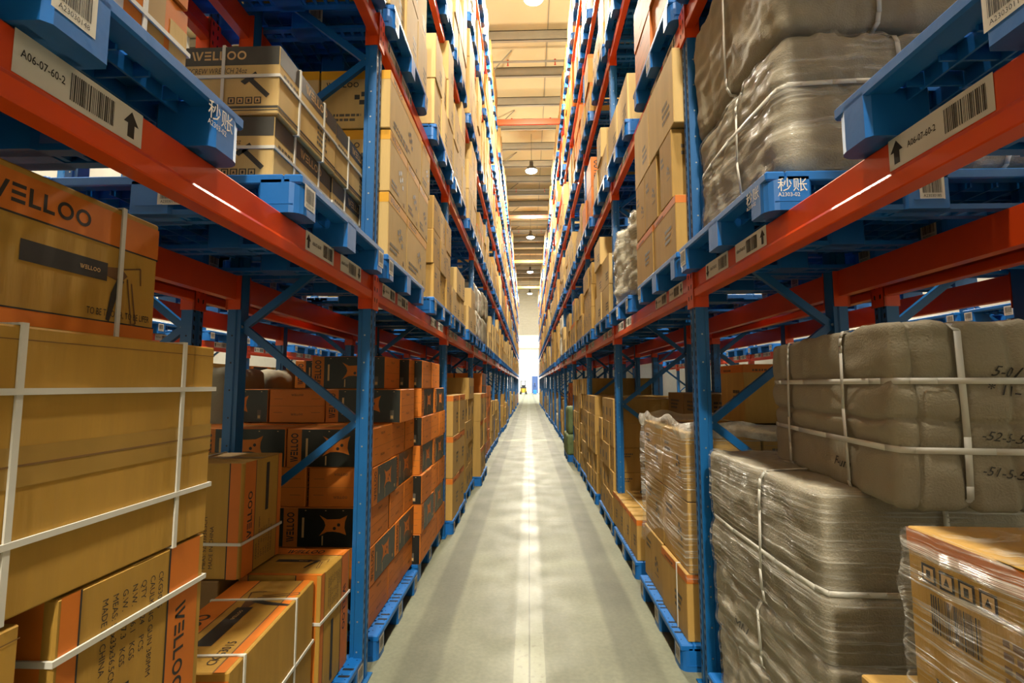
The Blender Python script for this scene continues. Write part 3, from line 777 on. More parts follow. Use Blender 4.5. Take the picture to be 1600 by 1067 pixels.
def build_cartons():
    SPEC.sort(key=lambda t: -t[0]); rest = MB(); rg = random.Random(3)
    nind = 298 - NCART
    for i, (a, x, y, z, dims, style, label, k) in enumerate(SPEC):
        if i < nind and a > 0: carton(x, y, z, dims, style, label, **k)
        else:  # far cartons, plus unseen loads kept to block light
            body = {'yellow': 'card_pale', 'pale': 'card_pale', 'orange': 'card_orange', 'dark': 'card_dark', 'black': 'card_pale'}.get(style, 'card')
            dx, dy, dz = dims; rest.box(x - dx / 2, y - dy / 2, z, x + dx / 2, y + dy / 2, z + dz, body)
            sx = -1 if x > 0 else 1; q = x + sx * (dx / 2 + .001)
            if style == 'orange' and dy > .45: rest.poly([(q, y - dy * .4, z + .01), (q, y + dy * .3, z + .01), (q, y + dy * .3, z + dz - .01), (q, y - dy * .4, z + dz - .01)], 'ink_panel')
            else:
                rest.poly([(q, y + dy * .1, z + dz * .25), (q, y + dy * .35, z + dz * .25), (q, y + dy * .35, z + dz * .6), (q, y + dy * .1, z + dz * .6)], 'ink_grey')
                if style in ('yellow', 'band', 'obtop'):
                    rest.poly([(q, y - dy * .5, z + dz * .84), (q, y + dy * .5, z + dz * .84), (q, y + dy * .5, z + dz), (q, y - dy * .5, z + dz)], 'ink_yellow' if style == 'yellow' else 'ink_orange')
    if rest.v: tag(rest.build('distant_and_unseen_cartons'), 'many cartons stacked on pallets further down both racks, plus unseen ones added to block light', 'cartons', kind='stuff')

# ------------------------------------------------------------------ cloth bales and stretch film
def bale_geo(dims, seed, n=22, rnd=.075, bulge=.018, amp=.010, inflate=0, waist=(), crease=()):
    dx, dy, dz = dims; off = Vector((seed * 7.3, seed * 3.1, seed * 1.7)); V, Fc, idx = [], [], {}
    def vert(i, j, k):
        if (i, j, k) in idx: return idx[i, j, k]
        u, v, w_ = (2 * i / n - 1, 2 * j / n - 1, 2 * k / n - 1)
        p = Vector((u * dx / 2, v * dy / 2, w_ * dz / 2)); r = rnd * min(dims)
        c = Vector((max(-dx / 2 + r, min(dx / 2 - r, p.x)), max(-dy / 2 + r, min(dy / 2 - r, p.y)), max(-dz / 2 + r, min(dz / 2 - r, p.z))))
        d = p - c; nrm = d.normalized() if d.length > 1e-6 else Vector((u ** 9, v ** 9, w_ ** 9)).normalized()
        if d.length > 1e-6: p = c + nrm * r
        bl = bulge * (1 - u * u * .8) * (1 - v * v * .8) * (1 - w_ * w_ * .8)
        q = Vector((p.x * 3, p.y * 3, p.z * 3)) + off
        f1 = noise.noise(q) ; f2 = noise.noise(q * 2.7 + Vector((3, 1, 7)))
        rid = 1 - abs(noise.noise(Vector((p.x * 9, p.y * 9, p.z * 2.2)) + off)) * 2
        f3 = noise.noise(Vector((p.x * 22, p.y * 22, p.z * 4)) + off) + .6 * noise.noise(Vector((p.x * 11, p.y * 11, p.z * 24)) - off)
        edge = max(abs(u), abs(v)) ** 6 if n > 12 else 0
        disp = bl + amp * (.9 * f1 + .6 * f2 + .8 * max(rid, 0) ** 3 + .5 * f3 + edge * .9 * noise.noise(Vector((p.x * 6, p.y * 6, p.z * 18)) + off)) + inflate
        for ax, c0, wd, dp in crease:
            cc = c0 + .02 * noise.noise(Vector((p.x * 5, p.y * 5, p.z * 5)) + off); disp -= dp * math.exp(-((p['xyz'.index(ax)] - cc) / wd) ** 2)
        for ax, t in waist:
            s_ = (p['xyz'.index(ax)] / (dims['xyz'.index(ax)] / 2) + 1) / 2
            disp -= .010 * math.exp(-((s_ - t) / .05) ** 2)
        p = p + nrm * disp
        idx[i, j, k] = len(V); V.append(p); return idx[i, j, k]
    for a in range(n):
        for c in range(n):
            for e_ in (0, n):
                Fc.append((vert(e_, a, c), vert(e_, a + 1, c), vert(e_, a + 1, c + 1), vert(e_, a, c + 1)))
                Fc.append((vert(a, e_, c), vert(a + 1, e_, c), vert(a + 1, e_, c + 1), vert(a, e_, c + 1)))
                Fc.append((vert(a, c, e_), vert(a + 1, c, e_), vert(a + 1, c + 1, e_), vert(a, c + 1, e_)))
    return V, Fc
def bale(x, y, z, dims, seed, label, rz=0, straps=(), film=None, cloth='bale_cloth', group=None, n=22, writing=(), rx=0, name='cloth_bale', **kw):
    V, Fc = bale_geo(dims, seed, n, waist=straps, **kw)
    b = MB(); b.add(V, Fc, cloth); me = b.mesh('bale_body', True)
    o = link(name, None if (straps or film or writing) else me, loc=(x, y, z + .012 + dims[2] / 2)); o.rotation_euler = (rx, 0, rz)
    tag(o, label, 'bale', group)
    if not (straps or film or writing): return o
    link('bale_body', me, o); tree = BVHTree.FromPolygons(V, Fc)
    for ax, t in straps:
        i = 'xyz'.index(ax); p0 = Vector((0, 0, 0)); p0[i] = (t - .5) * dims[i] * .96
        axv = Vector((0, 0, 0)); axv[i] = 1; u = Vector((0, 0, 0)); u[(i + 1) % 3] = 1; v = axv.cross(u); ring = []
        for k in range(96):
            an = 2 * PI * k / 96; d = u * math.cos(an) + v * math.sin(an); hit = tree.ray_cast(p0 + d * 3, -d)
            if hit[0] is not None: ring.append((hit[0] + d * .004))
        # pull the band straight: keep the convex outline only
        q2 = sorted((r_.dot(u), r_.dot(v)) for r_ in ring)
        def half(ps):
            h_ = []
            for p_ in ps:
                while len(h_) > 1 and (h_[-1][0] - h_[-2][0]) * (p_[1] - h_[-2][1]) - (h_[-1][1] - h_[-2][1]) * (p_[0] - h_[-2][0]) <= 0: h_.pop()
                h_.append(p_)
            return h_[:-1]
        ring = [p0 + (u * a_ + v * c_) * (1 + .007 / max(math.hypot(a_, c_), .05)) for a_, c_ in half(q2) + half(q2[::-1])]
        sb = MB(); m_ = len(ring)
        for k in range(m_):
            a, c = ring[k], ring[(k + 1) % m_]; sb.poly([a - axv * .0085, a + axv * .0085, c + axv * .0085, c - axv * .0085], 'strap')
        so = sb.build('strap', o, True); sm = so.modifiers.new('thick', 'SOLIDIFY'); sm.thickness = .002; sm.offset = 1
    for txt, face, u0, v0, h, ang in writing:
        fr = faces_of(*dims)[face]; org, U, Vv, w_, h_, N = fr; org = org - Vector((0, 0, dims[2] / 2)); wb = MB()
        ca, sa = math.cos(ang), math.sin(ang); TV, TF, wd = text_geo(txt, 0); pts = []
        for a, c in TV:
            a2, c2 = (a + c * .35) * h, c * h
            q = org + U * (u0 * w_ + a2 * ca - c2 * sa) + Vv * (v0 * h_ + a2 * sa + c2 * ca)
            hit = tree.ray_cast(q + N * .5, -N); pts.append((hit[0] if hit[0] is not None else q) + N * .003)
        wb.add(pts, TF, 'ink_black'); wb.build('handwriting', o)
    if film:
        V2, F2 = bale_geo(dims, seed, n, waist=straps, inflate=.010, **{**kw, 'amp': kw.get('amp', .012) * 1.1})
        fb = MB(); fb.add(V2, F2, film); fb.build('stretch_film', o, True)
    return o
_bm = {}
def bale_small(x, y, z, dims, kind, label, group, rz=0):
    k = (kind, len(_bm) % 3 if (kind, 2) not in _bm else R.randint(0, 2))
    if k not in _bm:
        V, Fc = bale_geo((1, 1, .8), 20 + len(_bm), 14, amp=.014, rnd=.11); b = MB(); b.add([(p[0], p[1], p[2] + .4) for p in V], Fc, kind); _bm[k] = b.mesh('bale_body', True)
    o = link('wrapped_bale', _bm[k], loc=(x, y, z)); o.scale = (dims[0], dims[1], dims[2] / .8); o.rotation_euler = (0, 0, rz)
    return tag(o, label, 'bale', group)
#HEROES
# ------------------------------------------------------------------ left rack, nearest bay, floor
pallet(-1, .004, .86, 0, 'blue floor pallet below the strapped golden carton at the left edge', hero=True)
pallet(-1, .0, 2.2, 0, 'blue floor pallet under the two printed cartons beside the first left upright', hero=True)
carton(-1.175, 1.085, 1.145, (.55, .60, .51), 'goldplain', 'large plain golden carton with white straps and a taped seam at left edge', straps=(('z', .77), ('z', .25), ('y', .10), ('y', .79)))
carton(-1.235, .985, 1.662, (.45, .61, .322), 'gun', 'golden carton with orange bands and printed caulking gun on top of the large plain carton', rz=.012, straps=(('y', .80),))
carton(-1.165, 1.167, .14, (.53, .43, 1.0), 'gun', 'tall golden carton turned on end with sideways printing beneath the large plain carton', turn=3, straps=(('z', .885),))
carton(-1.16, .665, .14, (.52, .44, .99), 'goldplain', 'golden carton corner at the lower left edge beside the dark gap', straps=(('z', .86),), seed=1)
carton(-1.103, 1.893, .14, (.335, .712, .54), 'gunside', 'long golden carton lying in front with a sunlit printed top and orange stripe', rz=.07, straps=(('z', .52), ('y', .13), ('y', .72)))
carton(-1.13, 2.465, .14, (.38, .36, .55), 'gunend', 'square golden carton with orange end beside the first left upright', straps=(('z', .62),))
carton(-1.52, 2.375, .70, (.50, .35, .50), 'gun', 'shadowed brown carton with sideways orange band stacked behind the front pair', turn=1, straps=(('z', .3), ('x', .4)))
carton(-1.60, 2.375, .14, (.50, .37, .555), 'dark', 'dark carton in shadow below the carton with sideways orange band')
# ------------------------------------------------------------------ left rack, second bay, floor: orange and black cartons
pallet(-1, -.014, 3.39, 0, 'blue floor pallet under the nearest stack of orange and black cartons', hero=True)
pallet(-1, .01, 4.50, 0, 'blue floor pallet under the second stack of orange and black cartons', hero=True)
OG = 'orange and black cartons'
LD, SD, OH = .52, .385, .228
ROW = ['bottom', 'second', 'third', 'fourth', 'fifth', 'sixth', 'top']
def oc(x0, y0, r, along_x, stackname, where, z=.14):
    dims = (LD, SD, OH) if along_x else (SD, LD, OH)
    carton(x0 - dims[0] / 2, y0 + dims[1] / 2, z + r * (OH + .002), dims, 'orange',
           'orange and black carton, %s row of the %s orange stack, %s' % (ROW[r], stackname, where), group=OG, rz=R.uniform(-.012, .012))
for r in range(5):
    if r % 2 == 0:
        for i, nm in enumerate(('aisle front', 'second from aisle')): oc(-.925 - i * .525 + R.uniform(-.008, .008), 2.945, r, True, 'nearest', nm)
        if r > 2: oc(-1.98 + .02, 2.95, r, False, 'nearest', 'innermost')
        oc(-.925 + R.uniform(-.008, .008), 3.335, r, True, 'nearest', 'middle of aisle face')
        if r < 3: oc(-.925, 3.725, r, True, 'nearest', 'far end of aisle face')
    else:
        for i, nm in enumerate(('aisle front', 'second from aisle', 'third from aisle')): oc(-.925 - i * .39 + R.uniform(-.008, .008), 2.95, r, False, 'nearest', nm)
        oc(-.925 + R.uniform(-.01, .01), 3.48, r, False, 'nearest', 'far end of aisle face')
oc(-.925, 3.725, 3 + 1, True, 'nearest', 'far end of aisle face')
oc(-.872, 3.37, 5, True, 'nearest', 'aisle front'); oc(-1.40, 3.37, 5, False, 'nearest', 'second from aisle')
oc(-1.795, 3.37, 5, True, 'nearest', 'innermost'); oc(-1.10, 3.0, 5, False, 'nearest', 'over the inner front') if False else None
oc(-.94, 3.44, 6, True, 'nearest', 'aisle front') if False else oc(-1.0, 3.42, 6, True, 'nearest', 'aisle front')
oc(-.93, 3.83, 6, True, 'nearest', 'far end')
for r in range(7):
    x = -.865
    if r % 2 == 0:
        oc(x + R.uniform(-.012, .012), 4.0, r, True, 'second', 'aisle front'); oc(x, 4.4, r, True, 'second', 'middle of aisle face'); 
        if r < 6: oc(x, 4.79, r, True, 'second', 'far end')
        if r > 4: oc(x - .53, 4.0, r, True, 'second', 'inner front')
    else:
        oc(x + R.uniform(-.012, .012), 4.0, r, False, 'second', 'aisle front'); oc(x, 4.53, r, False, 'second', 'far end')
        if r > 4: oc(x - .39, 4.0, r, False, 'second', 'second from aisle')
# ------------------------------------------------------------------ left rack, first beam level
pallet(-1, -.066, .81, LZ[1], 'nearest blue pallet above the barcode label on the left beam', hero=True)
pallet(-1, -.066, 2.165, LZ[1], 'blue pallet under the black-banded cartons beside the first left upright', hero=True)
for i in range(3):
    for r in range(2):
        carton(-1.21, 1.115 - i * .315, LZ[1] + PH + r * .29, (.52, .31, .285), 'worn',
               'patched orange carton on the nearest left pallet, %s row, %s from far end' % (('lower', 'upper')[r], ORD[i]), straps=(('y', .5), ('z', .6)), seed=i + r, rz=R.uniform(-.03, .03), group='patched orange cartons')
for r in range(2):
    for i in range(2):
        carton(-1.245 + .006 * r - (.012 if r == 0 else 0), 2.04 + i * .555, LZ[1] + PH + r * .282, (.58, .545, .275), 'black',
               'black-banded brown carton with white straps, %s row, %s the first left upright' % (('lower', 'upper')[r], ('further from', 'next to')[i]),
               straps=(('z', .55), ('y', .30), ('y', .74), ('x', .62)), rz=(.012, -.008)[r], group='black-banded cartons')
YG = 'yellow-topped cartons behind the first left upright'
pallet(-1, -.066, 3.24, LZ[1], 'blue pallet under the yellow-topped cartons in the second left bay', hero=True)
zb = LZ[1] + PH
for r, lst in enumerate((((2.77, .43), (3.21, .62)), ((2.77, .42), (3.20, .34), (3.55, .32)), ((2.76, .84), (3.63, .30)))):
    for i, (y, L) in enumerate(lst):
        for k in range(2 if r == 2 else 1):
            carton(-.812 - .21 - k * .43, y + L / 2, zb + (0, .385, .765)[r], (.42, L - .01, (.38, .375, .36)[r]), 'yellow',
               'yellow-topped brown carton in second left bay, %s row, %s from the upright%s' % (('bottom', 'middle', 'top')[r], ORD[i], ', inner one' if k else ''), seed=r, rz=R.uniform(-.01, .01), group=YG)
# ------------------------------------------------------------------ right rack, nearest bay, floor
pallet(1, -.01, .75, 0, 'blue floor pallet under the film-wrapped cartons at lower right', hero=True)
pallet(1, -.02, 2.10, 0, 'blue floor pallet under the grey bales beside the first right upright', hero=True)
GB = dict(cloth='bale_cloth', n=64)
bale(1.44, 2.04, .14, (1.06, .92, .28), 3, 'lowest flattened grey cloth bale on the right floor pallet', film='film_flat', straps=(('y', .45),), **GB)
bale(1.44, 2.06, .41, (1.06, .93, .28), 4, 'second grey cloth bale from the floor under the large wrapped bale', film='film_flat', straps=(('y', .5),), **GB, writing=(('MN', '-x', .25, .3, .05, -.1),))
bale(1.45, 2.07, .68, (1.10, .95, .53), 5, 'large grey bale wrapped in stretch film below the handwritten bale', film='film', straps=(('y', .42), ('z', .42), ('x', .33)), **GB, amp=.007, rnd=.06)
bale(1.258, 1.83, 1.205, (.40, .92, .51), 6, 'grey cloth bale with white straps and black handwriting on top of the wrapped bale', rz=-.13, amp=.006, rnd=.05, crease=(('z', -.02, .007, .015), ('x', -.14, .007, .014), ('x', -.03, .010, .009), ('x', .09, .010, .010), ('x', .15, .008, .009)), straps=(('z', .68), ('z', .30), ('x', .42), ('y', .28), ('y', .80), ('x', .92)),
     writing=(('5-01', '-y', .60, .70, .028, -.1), ('* 11-15', '-y', .56, .61, .028, -.15), ('-52-5-5 19-5', '-y', .50, .37, .024, -.12), ('-51-5-5 11-5', '-y', .49, .19, .024, -.14), ('F-um', '-x', .62, .13, .030, -.05)), **GB)
carton(1.16, .96, .86, (.56, .52, .36), 'boxed', 'golden carton with printed icons and barcode wrapped in shiny film at lower right', seed=2, rz=-.03)
carton(1.165, .97, .14, (.55, .50, .36), 'card', 'lower wrapped carton under the icon-printed carton at lower right') if False else None
carton(1.17, .965, .14, (.55, .52, .715), 'band', 'tall orange-banded carton under the icon-printed carton at lower right')
carton(.985, 1.35, .14, (.20, .15, .64), 'mark', 'narrow brown carton standing before the film-wrapped cartons at lower right')
V, Fc = bale_geo((.60, .57, .70), 9, 26, rnd=.06, amp=.010, bulge=.004)
b = MB(); b.add([p + Vector((1.165, .965, .875)) for p in V], Fc, 'film')
tag(b.build('stretch_film', smooth=True), 'shiny clear stretch film around the icon-printed cartons at lower right', 'stretch film')
# ------------------------------------------------------------------ right rack, first beam level, nearest bay
pallet(1, -.067, .815, LZ[1], 'empty blue pallet nearest on the right beam above the arrow label', hero=True)
pallet(1, -.067, 2.20, LZ[1], 'blue pallet under the two grey bales beside the first right upright', hero=True)
bale(1.455, 2.2, LZ[1] + PH, (1.05, .88, .56), 11, 'lower grey cloth bale with gathered cloth on the right beam pallet', straps=(('z', .62), ('x', .40), ('x', .76), ('y', .4)), film='film_flat', cloth='bale_cloth', n=64, amp=.013, rnd=.12, crease=(('z', .02, .012, .012), ('x', -.30, .015, .010)))
bale(1.455, 2.2, LZ[1] + PH + .56, (1.05, .89, .62), 12, 'upper grey cloth bale leaning over the lower one on right beam', straps=(('x', .34), ('x', .72), ('y', .5)), cloth='bale_cloth', n=64, amp=.010, rnd=.08, crease=(('x', -.1, .012, .008),))
# ------------------------------------------------------------------ right rack, second bay
pallet(1, -.075, 3.35, 0, 'blue floor pallet under the film-wrapped carton stack in the second right bay', hero=True)
pallet(1, -.05, 4.62, 0, 'blue floor pallet under the low row of cartons in the second right bay', hero=True)
carton(1.07, 3.13, .14, (.40, .50, .36), 'obtop', 'orange-brown carton at the bottom front of the film-wrapped stack beside the first right upright', straps=(('y', .35),), rz=.01)
carton(1.08, 3.66, .14, (.40, .50, .36), 'mark', 'brown carton at the bottom of the film-wrapped stack, further from the upright')
for r in range(2):
    for i in range(2):
        for k in range(2):
            carton(1.10 + k * .43, 3.125 + i * .515, .503 + r * .39, (.42, .50, .385), 'mark', 'brown carton inside the film-wrapped stack, %s row, %s, %s' % (('lower', 'upper')[r], ('near', 'far')[i], ('aisle side', 'inner side')[k]), seed=r, group='cartons in the film-wrapped stack')
for k in range(2): carton(1.53, 3.13 + .52 * k, .14, (.44, .5, .36), 'dark', 'dark carton at the inner bottom of the film-wrapped stack, %s' % ('near', 'far')[k])
def film_shell(x0, x1, y0, y1, z0, z1, seed):
    "open-topped wrap with a crumpled rolled rim"
    b = MB(); per = []; n = 22; rg = random.Random(seed)
    for i in range(n): per.append((x0, y1 - (y1 - y0) * i / n))
    for i in range(n): per.append((x0 + (x1 - x0) * i / n, y0))
    for i in range(n): per.append((x1, y0 + (y1 - y0) * i / n))
    for i in range(n): per.append((x1 - (x1 - x0) * i / n, y1))
    K, m = 30, len(per); V = []
    cx, cy = (x0 + x1) / 2, (y0 + y1) / 2
    for j in range(K + 1):
        t = j / K
        for i, (x, y) in enumerate(per):
            low = z0 + .22 * max(0, math.sin(PI * (y1 - y) / (y1 - y0) - .3)) * (1 if x < cx else .3)
            z = low + (z1 + .05 * noise.noise(Vector((x * 5, y * 5, seed))) - low) * t
            q = noise.noise(Vector((x * 4, y * 4 + t * 3, z * 4 + seed))) * .016 + noise.noise(Vector((x * 14, y * 14, z * 10))) * .006
            if t > .9: q += (.03 + .03 * noise.noise(Vector((x * 12, y * 12, 5)))) * (1 - abs(t - .95) / .05)
            d = Vector((x - cx, y - cy, 0)); d = Vector((d.x / (x1 - x0), d.y / (y1 - y0), 0)).normalized()
            V.append((x + d.x * q, y + d.y * q, z))
    Fc = [(j * m + i, j * m + (i + 1) % m, (j + 1) * m + (i + 1) % m, (j + 1) * m + i) for j in range(K) for i in range(m)]
    b.add(V, [f for f in Fc if f[0] // m < K - 3], 'film'); b.add(V, [f for f in Fc if f[0] // m >= K - 3], 'film_thick')
    return b.build('stretch_film', smooth=True)
tag(film_shell(.865, 1.80, 2.85, 3.92, .40, 1.34, 4), 'clear stretch film with crumpled rim around the cartons beside the first right upright', 'stretch film')
for i in range(4):
    carton(1.10, 4.27 + i * .285, .14, (.46, .275, .32), 'obtop', 'low golden carton in the knee-high row of the second right bay, %s from the camera' % ORD[i], straps=(('x', .3),), group='low row of golden cartons', rz=R.uniform(-.02, .02))
for i in range(2):
    carton(1.66, 3.62 + .0 + i * .0, 1.29 + i * .0, (.40, .40, .40), 'obtop', 'brown carton with orange band on the inner top of the film-wrapped stack') if i == 0 else None
for r in range(4):
    for i in range(2):
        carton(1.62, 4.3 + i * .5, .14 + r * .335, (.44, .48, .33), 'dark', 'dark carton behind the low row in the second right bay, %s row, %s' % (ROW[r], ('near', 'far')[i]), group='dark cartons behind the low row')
RB = 'cartons in the second right bay above the beam'
pallet(1, -.067, 3.25, LZ[1], 'blue pallet under the tall carton stack in the second right bay', hero=True)
for r, (z, h, lst, st) in enumerate(((0, .34, ((2.76, .52), (3.29, .50)), 'obtop'), (.342, .42, ((2.82, .26), (3.16, .32), (3.49, .28)), 'mark'), (.765, .46, ((2.76, .56), (3.33, .46)), 'pale'))):
    for i, (y, L) in enumerate(lst):
        carton(.84 + .24, y + L / 2, zb + z, (.48, L - .006, h - .004), st, '%s carton in second right bay above the beam, %s row, %s from the upright' % (KIND[st], ('bottom', 'middle', 'top')[r], ORD[i]), group=RB, seed=r, rz=R.uniform(-.012, .012))
pallet(1, -.067, 4.6, LZ[1], 'blue pallet under the shiny wrapped bale in the second right bay')
bale(1.2, 4.42, LZ[1] + PH, (.66, .95, .66), 15, 'pale bale in crumpled shiny film on the second right bay beam', film='film', cloth='bale_pale', n=30, amp=.03, rnd=.12)
# second-bay far slot, left
pallet(-1, -.066, 4.62, LZ[1], 'blue pallet at the far end of the second left bay')
stack(-1, 1, 1, 1, 'mark', 4.16, 3, 3, .32, .30, d0=-.05)
# ------------------------------------------------------------------ third bays and beyond on the floor
def fl(s, bay, slot, style, cols, rows, wd, ht, d0=.0, dp=.5, y=None, skip=()):
    yc = FY(bay - 1) + (.62, 1.96)[slot]
    pallet(s, d0 - .02, yc, 0, 'blue floor pallet in %s bay of the %s rack, %s slot' % (ORD[bay], SIDE[s], ('near', 'far')[slot]))
    stack(s, bay, 0, slot, style, yc - .5 if y is None else y, cols, rows, wd, ht, dp=dp, d0=d0, skip=skip)
fl(-1, 2, 0, 'band', 2, 3, .46, .43, d0=-.06); fl(-1, 2, 1, 'mark', 3, 5, .31, .30, d0=-.02, skip=((4, 0),))
fl(-1, 3, 0, 'band', 2, 3, .48, .42, d0=-.12); fl(-1, 3, 1, 'orange', 2, 7, .49, .23)
fl(-1, 4, 0, 'orange', 3, 6, .33, .23); fl(-1, 4, 1, 'mark', 3, 3, .32, .34)
fl(1, 2, 0, 'mark', 4, 5, .245, .25, d0=-.02, skip=((4, 3),)); fl(1, 2, 1, 'mark', 4, 5, .245, .25, d0=-.02)
fl(1, 3, 0, 'mark', 4, 6, .245, .25, d0=.0); fl(1, 3, 1, 'plain', 3, 5, .32, .3)
for i in range(2):
    bale_small(.98, 10.35 + i * .5, .14, (.42, .48, .40), 'bale_green', 'dark green wrapped bundle on the floor pallet of the fifth right bay, %s one' % ('nearer', 'further')[i], 'green bundles')
bale_small(1.05, 10.6, .54, (.5, .7, .55), 'bale_green', 'tall dark green wrapped bundle on top in the fifth right bay', 'green bundles')
pallet(1, -.12, 10.65, 0, 'blue floor pallet under the green bundles in fifth right bay')
fl(1, 4, 1, 'orange', 3, 6, .33, .24, d0=.1)
STY = ['mark', 'plain', 'pale', 'yellow', 'pale', 'mark', 'band', 'orange']
FAM = {}
for s in (-1, 1):
    for bay in range(-2, NB):  # bays behind the camera hold unseen loads, added to darken the foreground
        for lev in range(0, 6):
            if 0 <= bay < 2 and lev < 2: continue
            if lev == 0 and 0 <= bay < 5: continue
            for slot in (0, 1):
                if FY(bay - 1) > 12 and R.random() < .06: continue
                yc = FY(bay - 1) + (.60, 1.95)[slot] + R.uniform(-.015, .015); d = -.066 if lev else R.uniform(-.06, .03)
                pallet(s, d, yc, LZ[lev], 'blue pallet on the %s rack, %s, %s bay, %s slot' % (SIDE[s], LEV[lev], ORD[bay], ('near', 'far')[slot]))
                q = R.random() if bay >= 0 else .5
                tall = (s, lev, bay) in ((-1, 2, 1), (-1, 2, 2), (-1, 3, 2), (1, 3, 1), (-1, 3, 3), (-1, 4, 4))
                if tall: q = .5
                if q < .10:
                    kind = R.choice(('bale_pale', 'white_wrap', 'bale_pale', 'bale_cloth')); hh = R.uniform(.4, .55); nn = 2
                    for k in range(nn):
                        for c in range(2):
                            x = xo(s, d + .50); dims = (.90, .46, hh); y = yc - .245 + .49 * c
                            if box_px(x - .3, y - .25, LZ[lev] + PH + k * hh, x + .3, y + .25, LZ[lev] + PH + (k + 1) * hh) > 0:
                                bale_small(x + R.uniform(-.02, .02), y, LZ[lev] + PH + k * hh, dims, kind, '%s bale, %s rack, %s, %s bay, %s pallet, %s %s' % ({'bale_pale': 'pale cloth', 'white_wrap': 'white wrapped', 'bale_cloth': 'grey cloth'}[kind], SIDE[s], LEV[lev], ORD[bay], ('near', 'far')[slot], ('lower', 'upper')[k], ('near', 'far')[c]), 'bales stacked along the racks')
                elif q < .97:
                    wd, ht = R.choice(((.245, .25), (.33, .30), (.33, .36), (.49, .33), (.49, .42), (.245, .36)))
                    cols = int(1.02 / wd); rows = max(2, min(int(R.uniform(.75, 1.22) / ht), 4)); st = R.choice(STY)
                    if tall: wd, ht, cols, rows, st = .33, .42, 3, 3, 'pale'
                    sk = tuple((rows - 1, c) for c in range(cols) if R.random() < .25)
                    stack(s, bay, lev, slot, st, yc - cols * (wd + .006) / 2, cols, rows, wd, ht, d0=d + .02, skip=sk)
# racks behind: pallets over the first beam level, a few goods on the floor
for s in (-1, 1):
    for nb in range(0, 7):
        for slot in (0, 1):
            yc = FY(nb - 1) + (.58, 1.96)[slot]
            pallet(s, .85, yc, LZ[1], 'blue pallet of the rack behind the %s rack, %s bay, %s slot' % (SIDE[s], ORD[nb], ('near', 'far')[slot]), 'pallets of the racks behind')
            if nb > 0: pallet(s, 3.50, yc, LZ[1], 'blue pallet across the neighbouring aisle on the %s, %s bay, %s slot' % (SIDE[s], ORD[nb], ('near', 'far')[slot]), 'pallets across the neighbouring aisles')
for i in range(4):
    bale_small(-2.35 + .0, 3.55 + i * .52, .0 + .86, (.62, .50, .80), 'bale_cloth', 'grey bale in the rack behind the orange stack, %s from the camera, upper' % ORD[i], 'grey bales behind the orange stack')
    bale_small(-2.35, 3.55 + i * .52, .05, (.62, .50, .80), 'bale_cloth', 'grey bale in the rack behind the orange stack, %s from the camera, lower' % ORD[i], 'grey bales behind the orange stack')
for i in range(3):
    for r in range(4):
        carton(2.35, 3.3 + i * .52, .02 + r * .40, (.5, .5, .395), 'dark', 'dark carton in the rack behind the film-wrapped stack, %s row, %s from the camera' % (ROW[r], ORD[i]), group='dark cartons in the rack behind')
for s in (-1, 1):
    for nb in range(1, 5):
        for c in range(3):
            for r in range(4):
                spec(s, xo(s, 3.56 + .25), FY(nb - 1) + .5 + c * .7, .02 + r * .46, (.45, .6, .45), ('orange', 'mark', 'band')[(nb + c) % 3], '%s carton across the neighbouring %s aisle, %s bay, %s row, %s' % (KIND[('orange', 'mark', 'band')[(nb + c) % 3]], SIDE[s], ORD[nb], ROW[r], ORD[c]), group='cartons across the neighbouring aisles')
build_pallets(); build_cartons()

# ------------------------------------------------------------------ far end: forklift, hand truck and person
o = link('forklift', None, loc=(-.85, 80, 0)); tag(o, 'yellow forklift parked in the bright loading area at aisle end', 'forklift')
b = MB(); b.cbox(-.5, -.3, .25, .5, 1.2, .95, 'yellow_paint', .05); b.cbox(-.45, .8, .95, .45, 1.25, 1.15, 'rubber', .05); b.build('chassis', o)
b = MB(); b.cbox(-.25, .2, .95, .25, .75, 1.1, 'rubber', .03); b.cbox(-.25, .7, 1.05, .25, .8, 1.5, 'rubber', .03); b.build('seat', o)
for x in (-.45, .45):
    b = MB(); b.box(x - .03, -.2, .9, x + .03, -.14, 2.1, 'rubber'); b.box(x - .03, 1.0, .9, x + .03, 1.06, 2.1, 'rubber'); b.build('guard_post', o)
b = MB()
for y in (-.2, .1, .4, .7, 1.0): b.box(-.48, y, 2.08, .48, y + .08, 2.14, 'rubber')
b.build('overhead_guard', o)
for x in (-.3, .3):
    b = MB(); b.box(x - .05, -.5, .08, x + .05, -.38, 2.2, 'rubber'); b.build('mast', o)
    b = MB(); b.box(x - .06, -1.5, .05, x + .06, -.45, .1, 'lamp_metal'); b.box(x - .06, -.5, .05, x + .06, -.45, .6, 'lamp_metal'); b.build('fork', o)
for x in (-.48, .48):
    for y, r in ((-.05, .3), (.95, .25)):
        b = MB(); b.tube((x - .09, y, r), (x + .09, y, r), r, 'rubber', 16); b.tube((x - .1, y, r), (x + .1, y, r), r * .5, 'yellow_paint', 12); b.build('wheel', o)
o = link('pallet_truck', None, loc=(1.0, 80, 0)); tag(o, 'blue hand pallet truck near the blue door at aisle end', 'pallet truck')
for x in (-.2, .2):
    b = MB(); b.cbox(x - .08, -1.0, .06, x + .08, .2, .14, 'blue_steel', .01); b.build('fork', o)
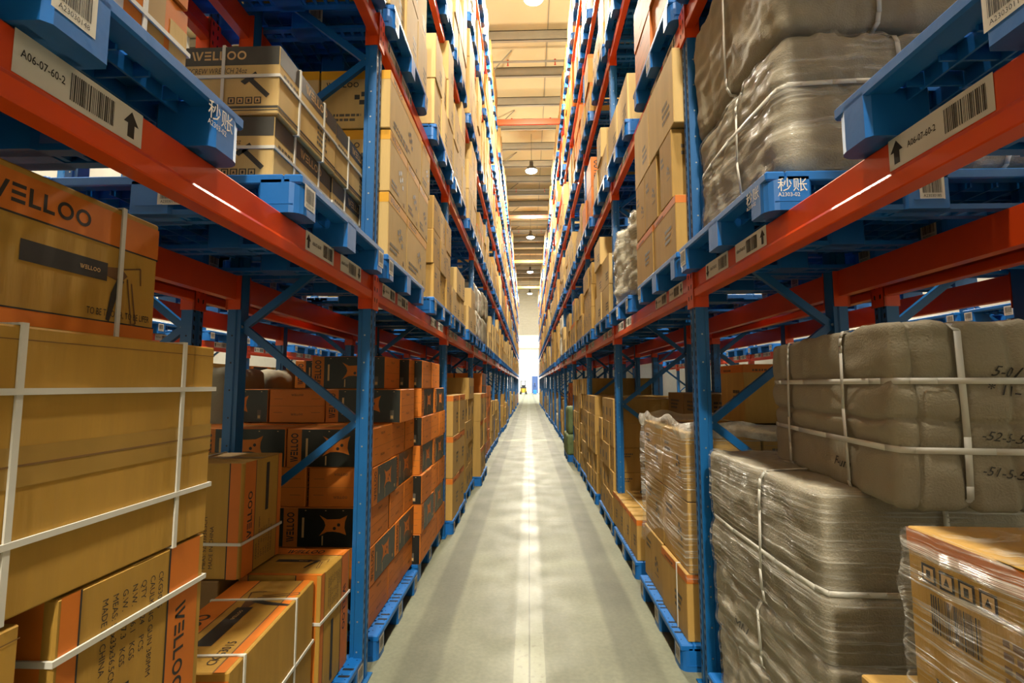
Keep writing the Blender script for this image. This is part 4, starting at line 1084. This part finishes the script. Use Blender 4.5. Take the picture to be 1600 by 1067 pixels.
b = MB(); b.cbox(-.28, .15, .08, .28, .5, .7, 'blue_plastic', .05); b.build('body', o)
b = MB(); b.tube((0, .4, .6), (0, .7, 1.15), .025, 'blue_steel'); b.tube((-.18, .7, 1.15), (.18, .7, 1.15), .02, 'rubber'); b.build('handle', o)
for x in (-.15, .15):
    b = MB(); b.tube((x - .04, .35, .09), (x + .04, .35, .09), .09, 'rubber', 14); b.build('wheel', o)
# person standing behind the truck, hands on its handle
J = [(0, 0, .95), (0, .0, 1.12), (0, .0, 1.38), (0, -.01, 1.48), (0, -.02, 1.60), (0, -.02, 1.70),
     (-.20, 0, 1.40), (-.24, -.10, 1.15), (-.17, -.30, 1.13), (.20, 0, 1.40), (.24, -.10, 1.15), (.17, -.30, 1.13),
     (-.10, 0, .90), (-.11, -.02, .50), (-.11, .02, .08), (-.11, -.12, .03), (.10, 0, .90), (.11, .02, .50), (.11, .05, .08), (.11, -.10, .03)]
ED = [(0, 1), (1, 2), (2, 3), (3, 4), (4, 5), (2, 6), (6, 7), (7, 8), (2, 9), (9, 10), (10, 11), (0, 12), (12, 13), (13, 14), (14, 15), (0, 16), (16, 17), (17, 18), (18, 19)]
RAD = [.14, .13, .15, .06, .10, .085, .065, .048, .035, .065, .048, .035, .10, .07, .045, .04, .10, .07, .045, .04]
me = bpy.data.meshes.new('person'); me.from_pydata(J, ED, []); 
o = link('person', me, loc=(1.0, 81.05, 0)); tag(o, 'person in navy work clothes standing at the blue hand truck near the door', 'person')
me.materials.append(M['cloth_navy']); me.materials.append(M['skin'])
sk = o.modifiers.new('skin', 'SKIN'); 
for i, r in enumerate(RAD): me.skin_vertices[0].data[i].radius = (r, r * .85)
me.skin_vertices[0].data[0].use_root = True
o.modifiers.new('sub', 'SUBSURF').levels = 1; o.modifiers['sub'].render_levels = 1
b = MB(); b.lathe([(.0, 1.80), (.07, 1.79), (.105, 1.72), (.108, 1.65), (.09, 1.62)], 'hair', 14); hb = b.build('hair', o, True, (0, -.015, .0))
